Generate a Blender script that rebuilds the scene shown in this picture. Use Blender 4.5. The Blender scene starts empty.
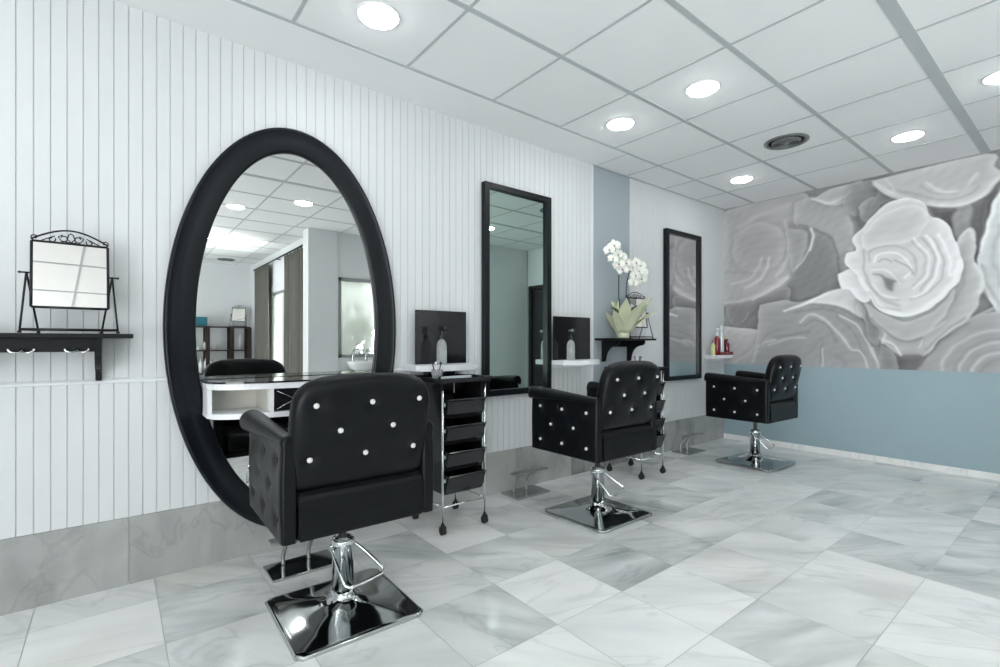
import bpy, bmesh, math, random
import numpy as np
from mathutils import Vector, Matrix

S = bpy.context.scene
C = S.collection
PI = math.pi
# ---------------------------------------------------------------- camera
AZ = math.radians(51.49)
cam = bpy.data.cameras.new('camera'); co = bpy.data.objects.new('camera', cam); C.objects.link(co)
cam.sensor_width = 36.0; cam.lens = 485.84 * 36.0 / 1000.0; cam.shift_y = 0.009
cam.clip_start = 0.05
co.location = (0, 0, 1.093); co.rotation_euler = (PI / 2, 0, AZ - PI / 2)
S.camera = co
# ---------------------------------------------------------------- world, daylight, exposure
w = bpy.data.worlds.new('world'); S.world = w; w.use_nodes = True
w.node_tree.nodes['Background'].inputs[0].default_value = (0.92, 0.97, 1.0, 1)
w.node_tree.nodes['Background'].inputs[1].default_value = 1.4
S.view_settings.view_transform = 'Standard'; S.view_settings.look = 'None'
S.view_settings.gamma = 1.0; S.view_settings.use_curve_mapping = False
S.view_settings.exposure = 0.36
LAMP = 33.0            # strength of the downlight diffusers
def area(name, loc, rot, sx, sy, power, col):
    l = bpy.data.lights.new(name, 'AREA'); l.shape = 'RECTANGLE'; l.size = sx; l.size_y = sy; l.energy = power; l.color = col
    o = bpy.data.objects.new(name, l); C.objects.link(o); o.location = loc; o.rotation_euler = rot; return o
# daylight entering the two windows, plus an added side fill (all outside the glass)
UP = math.radians(40)      # lamps aimed upward to brighten the ceiling, standing in for paving bounce
area('window_daylight', (2.75, -2.85, 1.15), (0, PI / 2 + UP, 0), 1.5, 1.3, 35, (0.93, 0.96, 0.98))
area('frosted_window_daylight', (3.24, -2.6, 0.9), (PI / 2 + UP, 0, 0), 1.5, 1.1, 620, (0.93, 0.96, 0.98))
area('street_side_fill', (-2.95, -1.6, 1.0), (0, -PI / 2 - UP, 0), 2.0, 3.9, 215, (0.93, 0.96, 0.98))  # added fill lamp through the unseen side window, tilted up to brighten the ceiling

# ---------------------------------------------------------------- materials
def mat(name, col, rough=0.5, metal=0.0, spec=0.5, emit=None, es=0.0, trans=0.0, coat=0.0, bump=0.0, bscale=200.0, ior=1.45, vary=0.0):
    m = bpy.data.materials.new(name); m.use_nodes = True
    nt = m.node_tree; b = nt.nodes['Principled BSDF']
    b.inputs['Base Color'].default_value = (*col, 1); b.inputs['Roughness'].default_value = rough
    b.inputs['Metallic'].default_value = metal; b.inputs['Specular IOR Level'].default_value = spec
    b.inputs['IOR'].default_value = ior
    if trans: b.inputs['Transmission Weight'].default_value = trans
    if coat: b.inputs['Coat Weight'].default_value = coat; b.inputs['Coat Roughness'].default_value = 0.08
    if emit: b.inputs['Emission Color'].default_value = (*emit, 1); b.inputs['Emission Strength'].default_value = es
    tc = nt.nodes.new('ShaderNodeTexCoord')
    n = nt.nodes.new('ShaderNodeTexNoise'); n.inputs['Scale'].default_value = bscale; nt.links.new(tc.outputs['Object'], n.inputs['Vector'])
    if bump:
        bp = nt.nodes.new('ShaderNodeBump'); bp.inputs['Strength'].default_value = bump; bp.inputs['Distance'].default_value = 0.002
        nt.links.new(n.outputs['Fac'], bp.inputs['Height']); nt.links.new(bp.outputs['Normal'], b.inputs['Normal'])
    if vary:
        n2 = nt.nodes.new('ShaderNodeTexNoise'); n2.inputs['Scale'].default_value = 3.0; nt.links.new(tc.outputs['Object'], n2.inputs['Vector'])
        mx = nt.nodes.new('ShaderNodeMixRGB'); mx.inputs[1].default_value = (*[c * (1 - vary) for c in col], 1); mx.inputs[2].default_value = (*[min(1, c * (1 + vary)) for c in col], 1)
        nt.links.new(n2.outputs['Fac'], mx.inputs[0]); nt.links.new(mx.outputs[0], b.inputs['Base Color'])
    return m
M = {}
M['board'] = mat('white_boards', (0.665, 0.685, 0.690), 0.45, vary=0.02)
M['slate'] = mat('slate_paint', (0.37, 0.43, 0.46), 0.6, vary=0.02)
M['blue'] = mat('blue_grey_paint', (0.33, 0.44, 0.48), 0.5, vary=0.03, bump=0.1)
M['plain'] = mat('plain_wall_paint', (0.78, 0.80, 0.81), 0.7, vary=0.02)
M['ceil'] = mat('ceiling_tile', (0.89, 0.90, 0.90), 0.85, bump=0.15, bscale=400, vary=0.02)
M['rail'] = mat('ceiling_rail', (0.50, 0.53, 0.54), 0.5)
M['black_wood'] = mat('black_lacquer', (0.005, 0.006, 0.007), 0.35, spec=0.3)
M['frame'] = mat('black_frame', (0.005, 0.007, 0.009), 0.30, spec=0.3)
M['iron'] = mat('black_iron', (0.012, 0.012, 0.014), 0.4, metal=0.3)
M['mirror'] = mat('mirror_glass', (0.64, 0.65, 0.64), 0.0, metal=1.0)
M['mirror_b'] = mat('bright_mirror_glass', (0.68, 0.665, 0.64), 0.0, metal=1.0)
M['mirror_g'] = mat('green_mirror_glass', (0.52, 0.64, 0.585), 0.0, metal=1.0)
M['mirror_w'] = mat('warm_mirror_glass', (0.76, 0.76, 0.76), 0.0, metal=1.0)
M['leather'] = mat('black_leather', (0.0035, 0.0046, 0.0055), 0.33, spec=0.22, bump=0.25, bscale=350)
M['chrome'] = mat('chrome', (0.72, 0.75, 0.76), 0.06, metal=1.0)
M['chrome_d'] = mat('dark_chrome', (0.50, 0.52, 0.52), 0.07, metal=1.0)
M['brushed'] = mat('brushed_steel', (0.40, 0.41, 0.39), 0.3, metal=1.0)
M['crystal'] = mat('crystal', (0.66, 0.66, 0.62), 0.12, spec=0.9, coat=0.6)
M['plastic'] = mat('black_plastic', (0.015, 0.016, 0.018), 0.16, spec=0.6)
M['rubber'] = mat('black_rubber', (0.02, 0.02, 0.02), 0.6)
M['white'] = mat('white_laminate', (0.80, 0.82, 0.83), 0.35)
M['cream'] = mat('cream_laminate', (0.62, 0.61, 0.55), 0.5)
M['gloss'] = mat('glossy_black_panel', (0.010, 0.010, 0.012), 0.10, spec=0.6)
M['diff'] = mat('downlight_diffuser', (1, 1, 1), 0.4, emit=(0.93, 0.96, 0.98), es=LAMP)
M['trimw'] = mat('white_trim', (0.75, 0.78, 0.80), 0.4)
M['vent'] = mat('vent_metal', (0.22, 0.23, 0.23), 0.4, metal=0.6)
M['dark'] = mat('dark_void', (0.02, 0.02, 0.02), 0.8)
M['petal'] = mat('orchid_petal', (0.86, 0.88, 0.80), 0.5)
M['petalc'] = mat('orchid_centre', (0.35, 0.10, 0.25), 0.5)
M['stem'] = mat('dark_stem', (0.03, 0.03, 0.025), 0.5)
M['leaf'] = mat('orchid_leaf', (0.05, 0.11, 0.035), 0.35)
M['wrap'] = mat('pale_green_wrap', (0.68, 0.72, 0.52), 0.4)
M['glassv'] = mat('clear_glass', (0.95, 0.97, 0.96), 0.03, trans=1.0)
M['frosty'] = mat('misted_plastic', (0.86, 0.90, 0.90), 0.12, trans=0.75)
M['red'] = mat('red_plastic', (0.22, 0.012, 0.02), 0.2, coat=0.4)
M['pinkred'] = mat('dark_red_liquid', (0.14, 0.01, 0.03), 0.1, coat=0.5)
M['yellow'] = mat('yellow_green_liquid', (0.62, 0.68, 0.30), 0.25)
M['silver'] = mat('silver_can', (0.70, 0.76, 0.80), 0.3, metal=0.3)
M['curtain'] = mat('grey_curtain', (0.13, 0.13, 0.11), 0.9, bump=0.3, bscale=500)
M['brownw'] = mat('dark_brown_wood', (0.030, 0.020, 0.015), 0.45, vary=0.3)
M['alu'] = mat('window_aluminium', (0.40, 0.42, 0.42), 0.4, metal=0.5)
M['door'] = mat('dark_door', (0.030, 0.030, 0.038), 0.4)
M['foliage'] = mat('green_foliage', (0.17, 0.25, 0.10), 0.7, vary=0.4)
M['ceramic'] = mat('white_ceramic', (0.82, 0.83, 0.82), 0.12)
M['teal'] = mat('teal_box', (0.02, 0.16, 0.22), 0.4)

def pane_mat(name, tint, fac):
    m = bpy.data.materials.new(name); m.use_nodes = True; nt = m.node_tree
    for n in list(nt.nodes): nt.nodes.remove(n)
    o = nt.nodes.new('ShaderNodeOutputMaterial'); t = nt.nodes.new('ShaderNodeBsdfTransparent'); t.inputs[0].default_value = (*tint, 1)
    g = nt.nodes.new('ShaderNodeBsdfGlossy'); g.inputs['Roughness'].default_value = 0.03
    d = nt.nodes.new('ShaderNodeBsdfTranslucent'); d.inputs[0].default_value = (0.75, 0.75, 0.75, 1)
    a = nt.nodes.new('ShaderNodeMixShader'); a.inputs[0].default_value = fac; nt.links.new(t.outputs[0], a.inputs[1]); nt.links.new(d.outputs[0], a.inputs[2])
    b = nt.nodes.new('ShaderNodeMixShader'); b.inputs[0].default_value = 0.06; nt.links.new(a.outputs[0], b.inputs[1]); nt.links.new(g.outputs[0], b.inputs[2])
    nt.links.new(b.outputs[0], o.inputs[0]); return m
M['pane'] = pane_mat('clear_pane', (0.95, 0.945, 0.945), 0.0)
M['frost'] = pane_mat('frosted_pane', (0.85, 0.85, 0.85), 0.45)

def marble(name, base, grey, warm, rough, bright=1.0):
    """polished marble: per slab offset / tone come from the 'slab' colour attribute (r,g offset, b tone, a vein angle)"""
    m = bpy.data.materials.new(name); m.use_nodes = True; nt = m.node_tree; L = nt.links.new; N = nt.nodes.new
    b = nt.nodes['Principled BSDF']; b.inputs['Roughness'].default_value = rough; b.inputs['Specular IOR Level'].default_value = 0.6
    tc = N('ShaderNodeTexCoord'); at = N('ShaderNodeAttribute'); at.attribute_name = 'slab'
    sep = N('ShaderNodeSeparateColor'); L(at.outputs['Color'], sep.inputs[0])
    sc = N('ShaderNodeVectorMath'); sc.operation = 'SCALE'; sc.inputs['Scale'].default_value = 37.0; L(at.outputs['Color'], sc.inputs[0])
    add = N('ShaderNodeVectorMath'); L(tc.outputs['Object'], add.inputs[0]); L(sc.outputs[0], add.inputs[1])
    rot = N('ShaderNodeVectorRotate'); rot.rotation_type = 'AXIS_ANGLE'; L(add.outputs[0], rot.inputs['Vector'])
    am = N('ShaderNodeMath'); am.operation = 'MULTIPLY'; am.inputs[1].default_value = 1.9; L(at.outputs['Alpha'], am.inputs[0]); L(am.outputs[0], rot.inputs['Angle'])
    mp = N('ShaderNodeMapping'); mp.inputs['Scale'].default_value = (0.8, 3.0, 1.6); L(rot.outputs[0], mp.inputs['Vector'])
    n1 = N('ShaderNodeTexNoise'); n1.inputs['Scale'].default_value = 1.7; n1.inputs['Detail'].default_value = 5; n1.inputs['Distortion'].default_value = 0.45; L(mp.outputs[0], n1.inputs['Vector'])
    r1 = N('ShaderNodeValToRGB'); r1.color_ramp.elements[0].position = 0.42; r1.color_ramp.elements[0].color = (0, 0, 0, 1); r1.color_ramp.elements[1].position = 0.78; r1.color_ramp.elements[1].color = (1, 1, 1, 1); L(n1.outputs['Fac'], r1.inputs[0])
    # thin veins: |noise-0.5|
    n2 = N('ShaderNodeTexNoise'); n2.inputs['Scale'].default_value = 1.3; n2.inputs['Detail'].default_value = 5; n2.inputs['Distortion'].default_value = 0.6; L(mp.outputs[0], n2.inputs['Vector'])
    s = N('ShaderNodeMath'); s.operation = 'SUBTRACT'; s.inputs[1].default_value = 0.5; L(n2.outputs['Fac'], s.inputs[0])
    ab = N('ShaderNodeMath'); ab.operation = 'ABSOLUTE'; L(s.outputs[0], ab.inputs[0])
    r2 = N('ShaderNodeValToRGB'); r2.color_ramp.elements[0].position = 0.0; r2.color_ramp.elements[0].color = (1, 1, 1, 1); r2.color_ramp.elements[1].position = 0.022; r2.color_ramp.elements[1].color = (0, 0, 0, 1); L(ab.outputs[0], r2.inputs[0])
    # fac = tone*0.75 + cloud*0.55*(.3+tone) + vein*.25
    t1 = N('ShaderNodeMath'); t1.operation = 'MULTIPLY'; t1.inputs[1].default_value = 0.46; L(sep.outputs[2], t1.inputs[0])
    t2 = N('ShaderNodeMath'); t2.operation = 'MULTIPLY_ADD'; t2.inputs[1].default_value = 0.9; t2.inputs[2].default_value = 0.22; L(sep.outputs[2], t2.inputs[0])
    t3 = N('ShaderNodeMath'); t3.operation = 'MULTIPLY_ADD'; L(t2.outputs[0], t3.inputs[0]); L(r1.outputs[0], t3.inputs[1]); L(t1.outputs[0], t3.inputs[2])
    t4 = N('ShaderNodeMath'); t4.operation = 'MULTIPLY_ADD'; t4.use_clamp = True; t4.inputs[1].default_value = 0.15; L(r2.outputs[0], t4.inputs[0]); L(t3.outputs[0], t4.inputs[2])
    mx = N('ShaderNodeMixRGB'); mx.inputs[1].default_value = (*base, 1); mx.inputs[2].default_value = (*grey, 1); L(t4.outputs[0], mx.inputs[0])
    n3 = N('ShaderNodeTexNoise'); n3.inputs['Scale'].default_value = 1.1; n3.inputs['Detail'].default_value = 3; L(add.outputs[0], n3.inputs['Vector'])
    r3 = N('ShaderNodeValToRGB'); r3.color_ramp.elements[0].position = 0.58; r3.color_ramp.elements[0].color = (0, 0, 0, 1); r3.color_ramp.elements[1].position = 0.75; r3.color_ramp.elements[1].color = (0.5, 0.5, 0.5, 1); L(n3.outputs['Fac'], r3.inputs[0])
    mw = N('ShaderNodeMixRGB'); mw.blend_type = 'MULTIPLY'; mw.inputs[2].default_value = (*warm, 1); L(r3.outputs[0], mw.inputs[0]); L(mx.outputs[0], mw.inputs[1])
    L(mw.outputs[0], b.inputs['Base Color']); return m
M['floor'] = marble('floor_marble', (0.90, 0.905, 0.895), (0.24, 0.275, 0.275), (0.93, 0.92, 0.80), 0.13)
M['skirt'] = marble('skirting_marble', (0.43, 0.44, 0.425), (0.13, 0.135, 0.13), (0.90, 0.89, 0.78), 0.2)
M['grout'] = mat('grout', (0.42, 0.44, 0.43), 0.7)

# ---------------------------------------------------------------- mesh helpers
def nb(): return bmesh.new()
def box(bm, x0, x1, y0, y1, z0, z1, bev=0.0, mi=0):
    r = bmesh.ops.create_cube(bm, size=1.0, matrix=Matrix.Translation(((x0+x1)/2, (y0+y1)/2, (z0+z1)/2)) @ Matrix.Diagonal((abs(x1-x0), abs(y1-y0), abs(z1-z0), 1)))
    vs = r['verts']
    fs = list({f for v in vs for f in v.link_faces})
    for f in fs: f.material_index = mi
    if bev > 0:
        es = list({e for v in vs for e in v.link_edges})
        rr = bmesh.ops.bevel(bm, geom=es, offset=bev, segments=2, affect='EDGES', profile=0.6)
        for f in rr['faces']: f.material_index = mi
def tube(bm, pts, r, seg=10, closed=False, cap=True, mi=0):
    pts = [Vector(p) for p in pts]; n = len(pts); rings = []
    up = None
    for i, p in enumerate(pts):
        if closed: t = (pts[(i+1) % n] - pts[(i-1) % n]).normalized()
        else: t = (pts[min(i+1, n-1)] - pts[max(i-1, 0)]).normalized()
        if up is None:
            up = Vector((0, 0, 1)) if abs(t.z) < 0.9 else Vector((1, 0, 0))
        a = t.cross(up).normalized(); up = a.cross(t).normalized()
        rr = r[i] if isinstance(r, (list, tuple)) else r
        rings.append([bm.verts.new(p + (a*math.cos(2*PI*k/seg) + up*math.sin(2*PI*k/seg))*rr) for k in range(seg)])
    m = n if closed else n-1
    for i in range(m):
        A, B = rings[i], rings[(i+1) % n]
        for k in range(seg):
            f = bm.faces.new((A[k], A[(k+1) % seg], B[(k+1) % seg], B[k])); f.smooth = True; f.material_index = mi
    if cap and not closed:
        bm.faces.new(rings[0][::-1]).material_index = mi; bm.faces.new(rings[-1]).material_index = mi
def smooth(pts, n=6):
    """Catmull-Rom through pts"""
    P = [Vector(p) for p in pts]; P = [2*P[0]-P[1]] + P + [2*P[-1]-P[-2]]; out = []
    for i in range(1, len(P)-2):
        for k in range(n):
            t = k/n
            out.append(0.5*((2*P[i]) + (P[i+1]-P[i-1])*t + (2*P[i-1]-5*P[i]+4*P[i+1]-P[i+2])*t*t + (3*P[i]-P[i-1]-3*P[i+1]+P[i+2])*t**3))
    out.append(P[-2]); return out
def lathe(bm, prof, cx=0, cy=0, seg=24, mi=0, sx=1, sy=1):
    rings = []
    for r, z in prof:
        if r < 1e-5: rings.append([bm.verts.new((cx, cy, z))])
        else: rings.append([bm.verts.new((cx+sx*r*math.cos(2*PI*k/seg), cy+sy*r*math.sin(2*PI*k/seg), z)) for k in range(seg)])
    for A, B in zip(rings, rings[1:]):
        for k in range(seg):
            k2 = (k+1) % seg
            if len(A) == 1 and len(B) == 1: continue
            if len(A) == 1: f = bm.faces.new((A[0], B[k2], B[k]))
            elif len(B) == 1: f = bm.faces.new((A[k], A[k2], B[0]))
            else: f = bm.faces.new((A[k], A[k2], B[k2], B[k]))
            f.smooth = True; f.material_index = mi
    if len(rings[0]) > 1: bm.faces.new(rings[0][::-1]).material_index = mi
    if len(rings[-1]) > 1: bm.faces.new(rings[-1]).material_index = mi
def prism(bm, poly, lo, hi, axis, bev=0.0, mi=0):
    """poly of 2-D points extruded along axis ('x','y','z')"""
    def P(a, b, c): return {'x': (c, a, b), 'y': (a, c, b), 'z': (a, b, c)}[axis]
    A = [bm.verts.new(P(a, b, lo)) for a, b in poly]; B = [bm.verts.new(P(a, b, hi)) for a, b in poly]
    n = len(poly); fs = [bm.faces.new(A[::-1]), bm.faces.new(B)]
    for k in range(n): fs.append(bm.faces.new((A[k], A[(k+1) % n], B[(k+1) % n], B[k])))
    for f in fs: f.material_index = mi
    if bev:
        es = list({e for f in fs[:2] for e in f.edges})
        bmesh.ops.bevel(bm, geom=es, offset=bev, segments=2, affect='EDGES')
def obj(name, bm, m, parent=None, smooth_all=False, loc=None):
    bmesh.ops.recalc_face_normals(bm, faces=bm.faces)
    me = bpy.data.meshes.new(name); 
    if smooth_all:
        for f in bm.faces: f.smooth = True
    bm.to_mesh(me); bm.free()
    for x in (m if isinstance(m, (list, tuple)) else [m]): me.materials.append(M[x] if isinstance(x, str) else x)
    o = bpy.data.objects.new(name, me); C.objects.link(o)
    if parent: o.parent = parent
    if loc: o.location = loc
    return o
def tag(o, label=None, cat=None, group=None, kind=None):
    if label: o['label'] = label
    if cat: o['category'] = cat
    if group: o['group'] = group
    if kind: o['kind'] = kind
    return o
def thing(name, label, cat, loc=(0, 0, 0), rz=0.0, group=None):
    o = bpy.data.objects.new(name, None); C.objects.link(o); o.location = loc; o.rotation_euler = (0, 0, rz); o.empty_display_size = 0.1
    return tag(o, label, cat, group)
def struct(name, bm, m, parent=None, **k):
    o = obj(name, bm, m, parent, **k)
    if not parent: o['kind'] = 'structure'
    return o
def kids(o): return [c for c in bpy.data.objects if c.parent == o]
def copy_tree(o, parent=None):
    c = o.copy(); C.objects.link(c)
    if parent: c.parent = parent
    for ch in kids(o): copy_tree(ch, c)
    return c
def place(o, loc, rz=0.0, label=None):
    o.location = loc; o.rotation_euler = (0, 0, rz)
    if label: o['label'] = label
    return o
def slab_attr(me, vals):
    """vals: list per polygon of (r,g,b,a)"""
    at = me.color_attributes.new('slab', 'FLOAT_COLOR', 'CORNER')
    buf = np.zeros((len(me.loops), 4), dtype=np.float32)
    for p in me.polygons: buf[p.loop_start:p.loop_start+p.loop_total] = vals[p.index]
    at.data.foreach_set('color', buf.ravel())

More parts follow.
